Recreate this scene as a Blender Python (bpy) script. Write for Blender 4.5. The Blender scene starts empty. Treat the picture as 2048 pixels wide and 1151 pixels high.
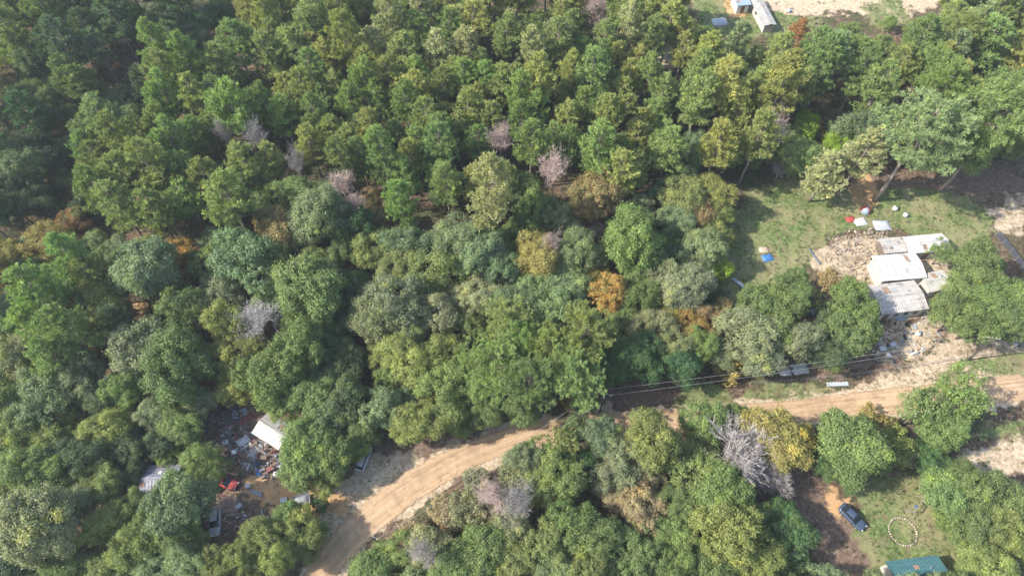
import bpy, math, random
import numpy as np
from mathutils import Vector, Matrix
R_ = math.radians
scene = bpy.context.scene
C = scene.collection
# ---------------------------------------------------------------- camera, light, exposure
CAMZ, PITCH, LENS = 110.0, 58.0, 24.0
cam_d = bpy.data.cameras.new("camera"); cam_d.lens = LENS; cam_d.sensor_width = 36
cam_d.clip_end = 6000; cam_d.clip_start = 1
cam = bpy.data.objects.new("camera", cam_d); C.objects.link(cam)
cam.location = (0, 0, CAMZ); cam.rotation_euler = (R_(90 - PITCH), 0, 0)
scene.camera = cam
SUN_EL, SHADOW_AZ = 40.0, 9.0            # shadows run towards +X, turned 9 degrees to +Y
world = bpy.data.worlds.new("World"); scene.world = world; world.use_nodes = True
wn = world.node_tree; bg = wn.nodes["Background"]
sky = wn.nodes.new("ShaderNodeTexSky"); sky.sky_type = 'NISHITA'; sky.sun_disc = False
sky.sun_elevation = R_(SUN_EL); sky.sun_rotation = R_(-90 - SHADOW_AZ)
sky.air_density = 1.2; sky.dust_density = 1.5
wn.links.new(sky.outputs[0], bg.inputs[0]); bg.inputs[1].default_value = 0.15
sun_d = bpy.data.lights.new("sun", 'SUN'); sun_d.energy = 3.9; sun_d.angle = R_(0.6)
sun_d.color = (1.0, 0.95, 0.86)
sun = bpy.data.objects.new("sun", sun_d); C.objects.link(sun)
ld = Vector((math.cos(R_(SHADOW_AZ)) * math.cos(R_(SUN_EL)), math.sin(R_(SHADOW_AZ)) * math.cos(R_(SUN_EL)), -math.sin(R_(SUN_EL))))
sun.rotation_euler = ld.to_track_quat('-Z', 'Y').to_euler(); sun.location = (-60, 0, 150)
scene.view_settings.view_transform = 'Standard'; scene.view_settings.look = 'None'
scene.view_settings.exposure = 1.12; scene.view_settings.gamma = 1.0

# ---------------------------------------------------------------- projection helpers (photo pixels, 2048 wide)
FPX = LENS / 36 * 2048
_c, _s = math.cos(R_(90 - PITCH)), math.sin(R_(90 - PITCH))
def ter(x, y):
    """height of the ground"""
    x = np.asarray(x, float); y = np.asarray(y, float)
    z = 0.35 * np.sin(x * .045 + 1.3) * np.cos(y * .05) + 0.15 * np.sin(x * .13 + y * .09)
    for (ax, ay, bx, by) in RAV:
        dx, dy = bx - ax, by - ay
        t = np.clip(((x - ax) * dx + (y - ay) * dy) / (dx * dx + dy * dy), 0, 1)
        d = np.hypot(x - ax - t * dx, y - ay - t * dy)
        z = z - 2.2 * np.exp(-(d / 6.0) ** 2)
    return z
RAV = []
def ray(px, py):
    a, b = (px - 1024) / FPX, (575.5 - py) / FPX
    return a, b * _c + _s, b * _s - _c
def at(px, py, h=0.0):
    """world point seen at a photo pixel, h metres above the ground"""
    d = ray(px, py); z = h
    for k in range(4):
        t = (z - CAMZ) / d[2]; x, y = d[0] * t, d[1] * t
        z = float(ter(x, y)) + h
    return Vector((x, y, z))
def proj(x, y, z):
    dz = z - CAMZ
    b = y * _c + dz * _s; f = y * _s - dz * _c
    return 1024 + FPX * x / f, 575.5 - FPX * b / f, f
def depth(p): return p[1] * _s - (p[2] - CAMZ) * _c
_rv = [at(505, -20), at(440, 100), at(370, 150), at(300, 215), at(180, 300), at(165, 400), at(60, 470)]
RAV = [(a.x, a.y, b.x, b.y) for a, b in zip(_rv, _rv[1:])]

# ---------------------------------------------------------------- object helpers
def tag(o, label=None, cat=None, group=None, kind=None):
    if label: o['label'] = label
    if cat: o['category'] = cat
    if group: o['group'] = group
    if kind: o['kind'] = kind
    return o
def empty(name, loc, rz=0):
    o = bpy.data.objects.new(name, None); C.objects.link(o); o.empty_display_size = .3
    o.location = loc; o.rotation_euler.z = rz; return o
def link(name, me, parent=None):
    o = bpy.data.objects.new(name, me); C.objects.link(o); o.parent = parent; return o
class MB:
    """collects simple shapes into one mesh"""
    def __init__(s): s.v = []; s.f = []
    def add(s, vs, fs):
        n = len(s.v); s.v += [tuple(v) for v in vs]; s.f += [tuple(i + n for i in f) for f in fs]; return s
    def box(s, c, d, rz=0, M=None):
        cx, cy, cz = c; a, b, h = d[0] / 2, d[1] / 2, d[2] / 2; vs = []
        for z in (-h, h):
            for x, y in ((-a, -b), (a, -b), (a, b), (-a, b)):
                vs.append(Vector((cx + x * math.cos(rz) - y * math.sin(rz), cy + x * math.sin(rz) + y * math.cos(rz), cz + z)))
        if M: vs = [M @ v for v in vs]
        return s.add(vs, [(3, 2, 1, 0), (4, 5, 6, 7), (0, 1, 5, 4), (1, 2, 6, 5), (2, 3, 7, 6), (3, 0, 4, 7)])
    def tube(s, pts, rad, n=8, cap=True):
        pts = [Vector(p) for p in pts]
        if not hasattr(rad, '__len__'): rad = [rad] * len(pts)
        vs = []; fs = []
        for i, p in enumerate(pts):
            t = (pts[min(i + 1, len(pts) - 1)] - pts[max(i - 1, 0)]).normalized()
            u = t.orthogonal().normalized() if i == 0 else (u - t * u.dot(t)).normalized()
            w = t.cross(u)
            for k in range(n):
                a = 2 * math.pi * k / n; vs.append(p + (u * math.cos(a) + w * math.sin(a)) * rad[i])
        for i in range(len(pts) - 1):
            for k in range(n):
                a, b = i * n + k, i * n + (k + 1) % n
                fs.append((a, b, b + n, a + n))
        if cap: fs += [tuple(range(n))[::-1], tuple(range((len(pts) - 1) * n, len(pts) * n))]
        return s.add(vs, fs)
    def mesh(s, name, m, smooth=False):
        me = bpy.data.meshes.new(name); me.from_pydata(s.v, [], s.f); me.update()
        if m: me.materials.append(m)
        if smooth: me.polygons.foreach_set('use_smooth', [True] * len(me.polygons))
        return me
    def build(s, name, m, parent=None, smooth=False):
        return link(name, s.mesh(name, m, smooth), parent)
def quads_mesh(name, V, n, m, var=None, tri=False):
    """V: (n*k,3) vertices, each face its own vertices"""
    k = 3 if tri else 4
    me = bpy.data.meshes.new(name)
    me.vertices.add(n * k); me.vertices.foreach_set('co', V.astype(np.float32).ravel())
    me.loops.add(n * k); me.loops.foreach_set('vertex_index', np.arange(n * k, dtype=np.int32))
    me.polygons.add(n); me.polygons.foreach_set('loop_start', np.arange(0, n * k, k, dtype=np.int32))
    try: me.polygons.foreach_set('loop_total', np.full(n, k, dtype=np.int32))
    except Exception: pass
    me.update(calc_edges=True)
    if var is not None:
        a = me.attributes.new('var', 'FLOAT', 'FACE'); a.data.foreach_set('value', var.astype(np.float32))
    if m: me.materials.append(m)
    return me
# ---------------------------------------------------------------- material helpers
def new_mat(name):
    m = bpy.data.materials.new(name); m.use_nodes = True
    nt = m.node_tree; b = nt.nodes['Principled BSDF']; return m, nt, b
def ramp(nt, fac, stops):
    r = nt.nodes.new('ShaderNodeValToRGB'); e = r.color_ramp.elements
    while len(e) > len(stops): e.remove(e[-1])
    while len(e) < len(stops): e.new(1)
    for el, (p, c) in zip(e, stops): el.position = p; el.color = (*c, 1)
    if fac is not None: nt.links.new(fac, r.inputs[0])
    return r.outputs[0]
def noise(nt, scale, detail=4, rough=.6, vec=None, dist=0):
    n = nt.nodes.new('ShaderNodeTexNoise'); n.inputs['Scale'].default_value = scale
    n.inputs['Detail'].default_value = detail; n.inputs['Roughness'].default_value = rough
    n.inputs['Distortion'].default_value = dist
    if vec is not None: nt.links.new(vec, n.inputs['Vector'])
    return n.outputs[0]
def coords(nt, kind='Object'):
    return nt.nodes.new('ShaderNodeTexCoord').outputs[kind]
def mix(nt, fac, a, b, mode='MIX'):
    n = nt.nodes.new('ShaderNodeMix'); n.data_type = 'RGBA'; n.blend_type = mode
    for s, v in ((0, fac), (6, a), (7, b)):
        if hasattr(v, 'links'): nt.links.new(v, n.inputs[s])
        else: n.inputs[s].default_value = v if s == 0 else (*v, 1)
    return n.outputs[2]
def mth(nt, op, a, b=None, clamp=False):
    n = nt.nodes.new('ShaderNodeMath'); n.operation = op; n.use_clamp = clamp
    for i, v in enumerate((a, b)):
        if v is None: continue
        if hasattr(v, 'links'): nt.links.new(v, n.inputs[i])
        else: n.inputs[i].default_value = v
    return n.outputs[0]
def bump(nt, b, h, strength=.4, dist=.1):
    n = nt.nodes.new('ShaderNodeBump'); n.inputs['Strength'].default_value = strength
    n.inputs['Distance'].default_value = dist
    nt.links.new(h, n.inputs['Height']); nt.links.new(n.outputs[0], b.inputs['Normal'])
def simple(name, col, rough=.6, metal=0, dirt=.35, scale=1.5, dirtcol=None):
    m, nt, b = new_mat(name)
    v = coords(nt); n = noise(nt, scale, 6, .65, v)
    dc = dirtcol or tuple(c * .45 + .02 for c in col)
    f = mth(nt, 'MULTIPLY', ramp(nt, n, [(.4, (0, 0, 0)), (.7, (1, 1, 1))]), dirt)
    nt.links.new(mix(nt, f, col, dc), b.inputs['Base Color'])
    b.inputs['Roughness'].default_value = rough; b.inputs['Metallic'].default_value = metal
    return m
def leaf_mat(name, trans=.36, lo=.62, hi=1.38, warm=(1.25, 1.08, .55)):
    """leaf colour comes from the tree's own colour, varied from leaf clump to leaf clump"""
    m, nt, b = new_mat(name)
    oi = nt.nodes.new('ShaderNodeObjectInfo')
    at_ = nt.nodes.new('ShaderNodeAttribute'); at_.attribute_name = 'var'
    f = at_.outputs['Fac']
    k = ramp(nt, f, [(0, (lo, lo, lo * 1.05)), (.55, (1, 1, 1)), (.9, (hi, hi * .98, hi * .9)), (1, (hi * warm[0], hi * warm[1], hi * warm[2]))])
    # a turning tree keeps green leaves in patches: the object's alpha says how far it has turned
    pn = mth(nt, 'ADD', mth(nt, 'MULTIPLY', noise(nt, .42, 3, .6, coords(nt)), .75), mth(nt, 'MULTIPLY', f, .3))
    own = ramp(nt, mth(nt, 'ADD', mth(nt, 'SUBTRACT', oi.outputs['Alpha'], pn), .5), [(.45, (0, 0, 0)), (.6, (1, 1, 1))])
    base = mix(nt, own, (.17, .21, .085), oi.outputs['Color'])
    col = mix(nt, 1.0, base, k, 'MULTIPLY')
    nt.links.new(col, b.inputs['Base Color']); b.inputs['Roughness'].default_value = .5
    b.inputs['Specular IOR Level'].default_value = .3
    tr = nt.nodes.new('ShaderNodeBsdfTranslucent')
    nt.links.new(mix(nt, 1.0, col, (1.15, 1.3, .6), 'MULTIPLY'), tr.inputs[0])
    ms = nt.nodes.new('ShaderNodeMixShader'); ms.inputs[0].default_value = trans
    nt.links.new(b.outputs[0], ms.inputs[1]); nt.links.new(tr.outputs[0], ms.inputs[2])
    nt.links.new(ms.outputs[0], nt.nodes['Material Output'].inputs[0])
    return m
def bark_mat(name, c1, c2):
    m, nt, b = new_mat(name); v = coords(nt)
    n = noise(nt, 3, 6, .7, v)
    nt.links.new(ramp(nt, n, [(.35, c1), (.65, c2)]), b.inputs['Base Color'])
    b.inputs['Roughness'].default_value = .9; bump(nt, b, n, .5, .05)
    return m
M_leaf = leaf_mat('leaves'); M_needle = leaf_mat('needles', .3, .6, 1.4, (1.3, 1.1, .65))
M_bark = bark_mat('bark', (.07, .05, .04), (.2, .16, .13))
M_pinebark = bark_mat('pine_bark', (.15, .11, .09), (.36, .30, .25))
m, nt, b = new_mat('bare_twigs'); oi = nt.nodes.new('ShaderNodeObjectInfo')
nt.links.new(mix(nt, 1.0, oi.outputs['Color'], ramp(nt, noise(nt, 1.5, 4, .6, coords(nt)), [(.3, (.7, .7, .7)), (.7, (1.25, 1.2, 1.2))]), 'MULTIPLY'), b.inputs['Base Color'])
b.inputs['Roughness'].default_value = .85; M_bare = m
# ================================================================ THE GROUND
def inpoly(X, Y, P):
    ins = np.zeros(X.shape, bool); n = len(P)
    for i in range(n):
        (x1, y1), (x2, y2) = P[i], P[(i + 1) % n]
        if y1 == y2: continue
        c = ((y1 > Y) != (y2 > Y)) & (X < (x2 - x1) * (Y - y1) / (y2 - y1) + x1)
        ins ^= c
    return ins
def pdist(X, Y, P, closed=False):
    d = np.full(X.shape, 1e9); m = list(zip(P, P[1:])) + ([(P[-1], P[0])] if closed else [])
    for (ax, ay), (bx, by) in m:
        dx, dy = bx - ax, by - ay
        t = np.clip(((X - ax) * dx + (Y - ay) * dy) / (dx * dx + dy * dy + 1e-9), 0, 1)
        d = np.minimum(d, np.hypot(X - ax - t * dx, Y - ay - t * dy))
    return d
def soft(X, Y, P, w):
    d = pdist(X, Y, P, True); s = np.where(inpoly(X, Y, P), d, -d)
    return np.clip(s / w + .5, 0, 1)
def gp(s):
    q = [float(t) for t in s.replace(';', ' ').replace(',', ' ').split()]
    return [(p.x, p.y) for p in (at(q[i], q[i + 1]) for i in range(0, len(q), 2))]
ROAD = gp("520,1290;590,1215;655,1130;700,1075;765,1015;850,955;950,905;1050,872;1160,853;1280,842;1400,836;1560,825;1700,811;1800,801;1920,788;2060,772;2260,745")
ROADW = [2.4, 2.5, 2.6, 2.9, 3.1, 2.9, 2.5, 2.6, 2.4, 2.3, 2.3, 2.4, 2.6, 2.7, 2.7, 2.8, 2.8]
Z_SAND = [gp("610,1060;640,1000;735,900;830,905;880,960;790,1040;700,1080"), gp("1150,862;1300,850;1440,838;1480,800;1700,770;1830,735;2048,715;2150,690;2150,790;2048,800;1900,812;1700,845;1480,872;1250,905;1050,900"),
          gp("1800,735;1900,700;1960,700;1900,760;1820,770"), gp("1890,690;2100,670;2100,740;1900,715"), gp("1905,900;2000,880;2090,865;2090,925;1990,950;1925,945"), gp("1960,1100;2048,1085;2048,1160;1965,1160"),
          gp("1790,985;1850,1000;1905,1010;1880,1050;1925,1120;1880,1120;1840,1080;1790,1080"),
          gp("1420,-60;1900,-60;1880,10;1800,40;1700,28;1620,30;1540,45;1420,25"), gp("1600,500;1700,470;1760,470;1830,480;1900,500;1900,640;1860,720;1760,730;1755,640;1700,560;1640,560"),
          gp("1885,650;1935,650;1960,690;1900,730;1860,700"), gp("1280,85;1360,80;1370,140;1290,150"), gp("1960,420;2060,380;2060,480;1990,470")]
Z_GRASS = [gp("1445,470;1500,375;1600,355;1700,372;1850,372;1950,390;1985,430;1985,560;1960,670;1900,640;1890,520;1800,460;1700,462;1640,490;1590,560;1480,640;1430,600"),
           gp("1490,795;1500,760;1660,765;1650,800;1560,815"), gp("1850,762;1930,715;2060,700;2060,742;1950,755"),
           gp("1700,985;1760,950;1880,930;1930,990;1960,1100;1950,1170;1760,1170;1720,1080"), gp("1370,-70;1480,-60;1500,20;1640,35;1640,75;1400,75"), gp("1720,5;1800,-10;1830,30;1800,60;1740,60"),
           gp("1390,765;1440,760;1470,800;1420,822;1330,826;1340,808"), gp("1930,850;2060,835;2060,885;1960,880")]
Z_DIRT = [gp("380,770;460,740;560,790;600,860;600,940;560,1000;500,1070;420,1090;400,1000;450,960;390,960;300,920;330,880;400,850"), gp("1740,640;1850,620;1900,650;1880,690;1850,730;1750,730;1735,690"),
          gp("1560,730;1740,700;1740,745;1570,755"), gp("1870,330;2060,310;2060,390;1960,400;1880,385"), gp("1610,360;1750,340;1950,360;1950,400;1780,385;1620,385"), gp("200,985;330,900;380,935;360,1000;260,1020"),
          gp("730,900;800,870;900,860;1000,850;990,880;860,930;760,940"), gp("1160,790;1290,740;1390,745;1380,800;1280,825;1180,830"), gp("1470,500;1550,490;1550,540;1490,540"), gp("1560,905;1615,905;1655,975;1725,1060;1795,1160;1690,1190;1620,1080;1570,1000")]
Z_CLAY = [gp("475,950;560,950;640,985;720,985;680,1040;600,1030;540,1010;480,985"), gp("1440,5;1500,-10;1505,25;1460,40"), gp("265,600;300,600;295,640;270,640"), gp("185,700;225,695;225,730;190,730"), gp("1210,845;1330,832;1460,845;1480,905;1250,905;1180,880"),
          gp("1700,340;1750,340;1760,410;1730,420;1700,400"), gp("700,1080;790,1010;900,940;870,925;740,1010;650,1090"), gp("1640,955;1690,1000;1700,1050;1660,1020")]
xs = np.concatenate([np.array([-1500, -900, -500, -320, -240, -200]), np.arange(-180, 180.1, .55), np.array([200, 240, 320, 500, 900, 1500])])
ys = np.concatenate([np.array([-900, -400, -150, -60, -20]), np.arange(0, 215, .55), np.array([220, 260, 340, 500, 900, 1800])])
X, Y = np.meshgrid(xs, ys); nx, ny = len(xs), len(ys)
rng = np.random.default_rng(5)
def fbm(X, Y, sc, seed):
    r = np.random.default_rng(seed); o = 0; a = 1; tot = 0
    for k in range(5):
        for j in range(4):
            th = r.uniform(0, 6.28); f = 2 * math.pi / sc * (2 ** k) * r.uniform(.7, 1.3)
            o = o + a * np.sin((X * math.cos(th) + Y * math.sin(th)) * f + r.uniform(0, 6.28)); tot += a
        a *= .6
    return o / tot * 2
Zg = ter(X, Y) + .05 * fbm(X, Y, 5, 3)
dr = pdist(X, Y, ROAD)
Zg = Zg - .22 * np.exp(-((dr - 3.6) / .7) ** 2) + .18 * np.exp(-((dr - 5.0) / .9) ** 2)
# the road sheet lies on the flattened strip
JX, JY = X + 1.6 * fbm(X, Y, 7, 11), Y + 1.6 * fbm(X, Y, 7, 12)
def zone(L, w):
    o = np.zeros(X.shape)
    for i, P in enumerate(L): o = np.maximum(o, soft(JX, JY, P, w) * (.62 if (L is Z_SAND and i in (3, 6, 8, 9, 11)) or (L is Z_GRASS and i in (1, 5, 7)) else .8))
    return o
zs = np.maximum(zone(Z_SAND, 2.2), np.clip((3.5 + 1.6 * fbm(X, Y, 7, 8) - dr) / 1.6, 0, 1))
zg, zd, zc = zone(Z_GRASS, 2.5), zone(Z_DIRT, 2.5), zone(Z_CLAY, 2.0)
me = bpy.data.meshes.new('ground')
V = np.stack([X, Y, Zg], -1).reshape(-1, 3)
ii = (np.arange(ny - 1)[:, None] * nx + np.arange(nx - 1)[None, :]).ravel()
F = np.stack([ii, ii + 1, ii + nx + 1, ii + nx], -1)
me.vertices.add(len(V)); me.vertices.foreach_set('co', V.astype(np.float32).ravel())
me.loops.add(F.size); me.loops.foreach_set('vertex_index', F.astype(np.int32).ravel())
me.polygons.add(len(F)); me.polygons.foreach_set('loop_start', np.arange(0, F.size, 4, dtype=np.int32))
me.update(calc_edges=True); me.polygons.foreach_set('use_smooth', np.ones(len(F), bool))
ca = me.color_attributes.new('zone', 'FLOAT_COLOR', 'POINT')
ca.data.foreach_set('color', np.stack([zs, zg, zd, zc], -1).astype(np.float32).ravel())
m, nt, b = new_mat('earth'); v = coords(nt)
a = nt.nodes.new('ShaderNodeAttribute'); a.attribute_name = 'zone'
sp = nt.nodes.new('ShaderNodeSeparateColor'); nt.links.new(a.outputs['Color'], sp.inputs[0])
nA, nB, nC = noise(nt, .55, 12, .78, v), noise(nt, .13, 6, .6, v), noise(nt, 1.7, 9, .8, v)
def thr(w, amp=2.0):
    k = mth(nt, 'ADD', w, mth(nt, 'MULTIPLY', mth(nt, 'SUBTRACT', nA, .5), amp))
    return ramp(nt, k, [(.36, (0, 0, 0)), (.62, (1, 1, 1))])
litter = ramp(nt, nC, [(.36, (.04, .027, .02)), (.47, (.10, .066, .046)), (.56, (.18, .12, .08)), (.66, (.36, .27, .19))])
litter = mix(nt, ramp(nt, nB, [(.45, (0, 0, 0)), (.62, (.7, .7, .7))]), litter, ramp(nt, nC, [(.3, (.022, .035, .014)), (.7, (.07, .1, .035))]))
sand = ramp(nt, nC, [(.36, (.26, .185, .12)), (.48, (.47, .36, .25)), (.64, (.62, .51, .38))])
sand = mix(nt, ramp(nt, noise(nt, 2.2, 8, .8, v), [(.5, (0, 0, 0)), (.62, (.8, .8, .8))]), sand, (.21, .185, .10))
grass = ramp(nt, nC, [(.36, (.04, .07, .022)), (.49, (.115, .16, .05)), (.64, (.27, .28, .12))])
grass = mix(nt, ramp(nt, nB, [(.42, (0, 0, 0)), (.6, (.75, .75, .75))]), grass, (.26, .23, .12))
grass = mix(nt, ramp(nt, noise(nt, .5, 8, .75, v), [(.52, (0, 0, 0)), (.62, (.85, .85, .85))]), grass, (.20, .145, .095))
dirt = ramp(nt, nC, [(.36, (.09, .058, .042)), (.55, (.19, .13, .095)), (.66, (.36, .29, .23))])
clay = ramp(nt, nC, [(.25, (.36, .2, .09)), (.6, (.52, .33, .17)), (.85, (.64, .46, .28))])
c = mix(nt, thr(sp.outputs[2]), litter, dirt)
c = mix(nt, thr(sp.outputs[0]), c, sand)
c = mix(nt, thr(sp.outputs[1]), c, grass)
c = mix(nt, thr(a.outputs['Alpha']), c, clay)
nt.links.new(c, b.inputs['Base Color']); b.inputs['Roughness'].default_value = .95
b.inputs['Specular IOR Level'].default_value = .15
bump(nt, b, nC, .8, .12)
me.materials.append(m)
tag(link('ground', me), 'sandy and leaf covered ground under the trees', kind='structure')

# the dirt road: a worn sheet of orange sand, wheel tracks along it
def smooth_line(P, W, n):
    P = [Vector((*p, 0)) for p in P]; out = []; wo = []
    for i in range(1, len(P) - 2):
        for k in range(n):
            t = k / n; a_, b_, c_, d_ = P[i - 1], P[i], P[i + 1], P[i + 2]
            out.append(.5 * ((2 * b_) + (c_ - a_) * t + (2 * a_ - 5 * b_ + 4 * c_ - d_) * t * t + (3 * b_ - a_ - 3 * c_ + d_) * t ** 3))
            wo.append(W[i] * (1 - t) + W[i + 1] * t)
    return out, wo
pl, pw = smooth_line(ROAD, ROADW, 26)
NR = 15; rv = []; ruv = []; L = 0
for i, p in enumerate(pl):
    t = (pl[min(i + 1, len(pl) - 1)] - pl[max(i - 1, 0)]).normalized(); nrm = Vector((-t.y, t.x, 0))
    if i: L += (p - pl[i - 1]).length
    for k in range(NR):
        u = (k / (NR - 1) - .5) * 2
        q = p + nrm * u * pw[i]
        z = float(ter(q.x, q.y)) + .09 * (1 - u * u) + .05 - .05 * math.exp(-((abs(u) - .38) / .12) ** 2) - (.16 if abs(u) > .99 else 0)
        rv.append((q.x, q.y, z)); ruv.append((L, u))
rf = [(i * NR + k, i * NR + k + 1, (i + 1) * NR + k + 1, (i + 1) * NR + k) for i in range(len(pl) - 1) for k in range(NR - 1)]
me = bpy.data.meshes.new('dirt_road'); me.from_pydata(rv, [], [f[::-1] for f in rf]); me.update()
ua = me.attributes.new('along', 'FLOAT_VECTOR', 'POINT'); ua.data.foreach_set('vector', np.array([(a_, b_, 0) for a_, b_ in ruv], np.float32).ravel())
me.polygons.foreach_set('use_smooth', [True] * len(me.polygons))
m, nt, b = new_mat('road_sand'); v = coords(nt)
a = nt.nodes.new('ShaderNodeAttribute'); a.attribute_name = 'along'
mp = nt.nodes.new('ShaderNodeMapping'); mp.inputs['Scale'].default_value = (.05, 4.5, 1); nt.links.new(a.outputs['Vector'], mp.inputs[0])
tr = noise(nt, 1.6, 5, .65, mp.outputs[0], .3); nC = noise(nt, 3, 8, .75, v)
sx = nt.nodes.new('ShaderNodeSeparateXYZ'); nt.links.new(a.outputs['Vector'], sx.inputs[0])
c = ramp(nt, tr, [(.3, (.27, .16, .085)), (.5, (.43, .285, .16)), (.72, (.58, .43, .28))])
c = mix(nt, .4, c, ramp(nt, nC, [(.3, (.30, .2, .12)), (.7, (.60, .45, .30))]))
c = mix(nt, mth(nt, 'MULTIPLY', ramp(nt, noise(nt, .22, 6, .7, v), [(.48, (0, 0, 0)), (.62, (1, 1, 1))]), .6), c, (.30, .2, .125))
wob = mth(nt, 'MULTIPLY', mth(nt, 'SUBTRACT', noise(nt, .12, 3, .5, v), .5), .55)
rut = mth(nt, 'ABSOLUTE', mth(nt, 'SUBTRACT', mth(nt, 'ABSOLUTE', mth(nt, 'ADD', sx.outputs[1], wob)), .36))
c = mix(nt, mth(nt, 'MULTIPLY', ramp(nt, rut, [(.02, (1, 1, 1)), (.11, (0, 0, 0))]), ramp(nt, noise(nt, .35, 5, .7, v), [(.4, (0, 0, 0)), (.6, (.75, .75, .75))])), c, (.26, .165, .095))
c = mix(nt, ramp(nt, noise(nt, .9, 10, .8, v), [(.54, (0, 0, 0)), (.62, (.6, .6, .6))]), c, (.20, .14, .09))
nt.links.new(c, b.inputs['Base Color']); b.inputs['Roughness'].default_value = .95; b.inputs['Specular IOR Level'].default_value = .15
# ragged, sand-blown edges
e = mth(nt, 'ADD', mth(nt, 'ABSOLUTE', sx.outputs[1]), mth(nt, 'MULTIPLY', mth(nt, 'SUBTRACT', noise(nt, .8, 6, .7, v), .5), .7))
al = ramp(nt, e, [(.78, (1, 1, 1)), (.9, (0, 0, 0))]); nt.links.new(al, b.inputs['Alpha'])
bump(nt, b, tr, .5, .1)
me.materials.append(m); tag(link('dirt_road', me), 'orange sandy dirt road with wheel tracks', kind='structure')

# ================================================================ TREE PROTOTYPES
def unit(v): return v / (np.linalg.norm(v, axis=-1, keepdims=True) + 1e-9)
def leafquads(P, N, size, rg, aspect=.7):
    """one kite-shaped leaf spray per point, facing N"""
    n = len(P); r = unit(rg.normal(size=(n, 3))); U = unit(np.cross(N, r)); W = np.cross(N, U)
    s = size * rg.uniform(.65, 1.35, (n, 1)); a = s * .5; b_ = a * aspect
    bend = N * a * rg.uniform(-.35, .35, (n, 1))
    V = np.stack([P - U * a, P - W * b_ + bend, P + U * a * 1.1, P + W * b_ + bend], 1)
    return V.reshape(-1, 3)
def broad_crown(seed, R=5., H=4., lobes=12, subs=15, leaves=44, leaf=.34, lobe_r=.40, sub_r=.75, rough=.35, open_=0.):
    rg = np.random.default_rng(seed); PP = []; NN = []; VV = []; cents = []
    n = lobes
    for i in range(n):
        ph = i * 2.39996 + rg.uniform(-.4, .4); ct = 1 - 1.35 * (i + .5) / n; ct += rg.uniform(-.08, .08); ct = max(min(ct, .98), -.4)
        st = math.sqrt(1 - ct * ct); k = rg.uniform(.40, .82)
        cents.append((np.array([st * math.cos(ph) * R * k, st * math.sin(ph) * R * k, ct * H * k]), R * lobe_r * rg.uniform(1 - rough, 1 + rough)))
    for ci, (c0, lr) in enumerate(cents):
        v_l = rg.normal(0, .12)
        for j in range(int(subs * (lr / (R * lobe_r)) ** 1.5) + 3):
            d = unit(rg.normal(size=3) + np.array([0, 0, .45]) + .4 * c0 / (np.linalg.norm(c0) + .1))
            sc = c0 + d * lr * rg.uniform(.7, 1.05)
            if any(np.linalg.norm(sc - c1) < .72 * l1 for k1, (c1, l1) in enumerate(cents) if k1 != ci): continue
            sr = sub_r * float(np.clip(rg.lognormal(-.08, .38), .4, 1.9)); m_ = max(6, int(leaves * (sr / sub_r) ** 2 * (1 - open_)))
            dd = unit(rg.normal(size=(m_, 3)) + d * .9 + np.array([0, 0, .35]))
            PP.append(sc + dd * sr * np.abs(rg.normal(.8, .3, (m_, 1))) + d * rg.uniform(0, .3, (m_, 1)))
            NN.append(unit(dd + rg.normal(0, .55, (m_, 3)) + np.array([0, 0, .25])))
            VV.append(np.clip(.5 + v_l + rg.normal(0, .13) + rg.normal(0, .15, m_), 0, 1))
    P = np.concatenate(PP); N = np.concatenate(NN); var = np.concatenate(VV)
    return leafquads(P, N, leaf, rg), len(P), var, cents
def branch_trunk(cents, base_z, r0, seed, fork=.45, crown_z=0, twigs=True):
    """tapered trunk with limbs running out to the crown's lobes; z=0 is the ground"""
    mb = MB(); rn = random.Random(seed)
    top = crown_z - .2;  fz = crown_z * fork + base_z
    w = [Vector((rn.uniform(-.2, .2) * k, rn.uniform(-.2, .2) * k, top * k / 4 - (.3 if k == 0 else 0))) for k in range(5)]
    mb.tube(w, [r0 * 1.25, r0, r0 * .85, r0 * .65, r0 * .4], 7)
    for c0, lr in cents:
        e_ = Vector(c0) + Vector((0, 0, crown_z)); s_ = w[2].lerp(w[4], rn.uniform(0, .9))
        mid = s_.lerp(e_, .5) + Vector((rn.uniform(-.4, .4), rn.uniform(-.4, .4), -.35))
        mb.tube([s_, mid, e_], [r0 * .38, r0 * .25, r0 * .1], 5, False)
        if twigs:
            for k in range(3):
                d = Vector((rn.gauss(0, 1), rn.gauss(0, 1), rn.gauss(.5, .8))).normalized() * lr * .8
                mb.tube([mid.lerp(e_, .8), mid.lerp(e_, .9) + d * .5, e_ + d], [r0 * .12, r0 * .08, .015], 3, False)
    return mb
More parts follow.
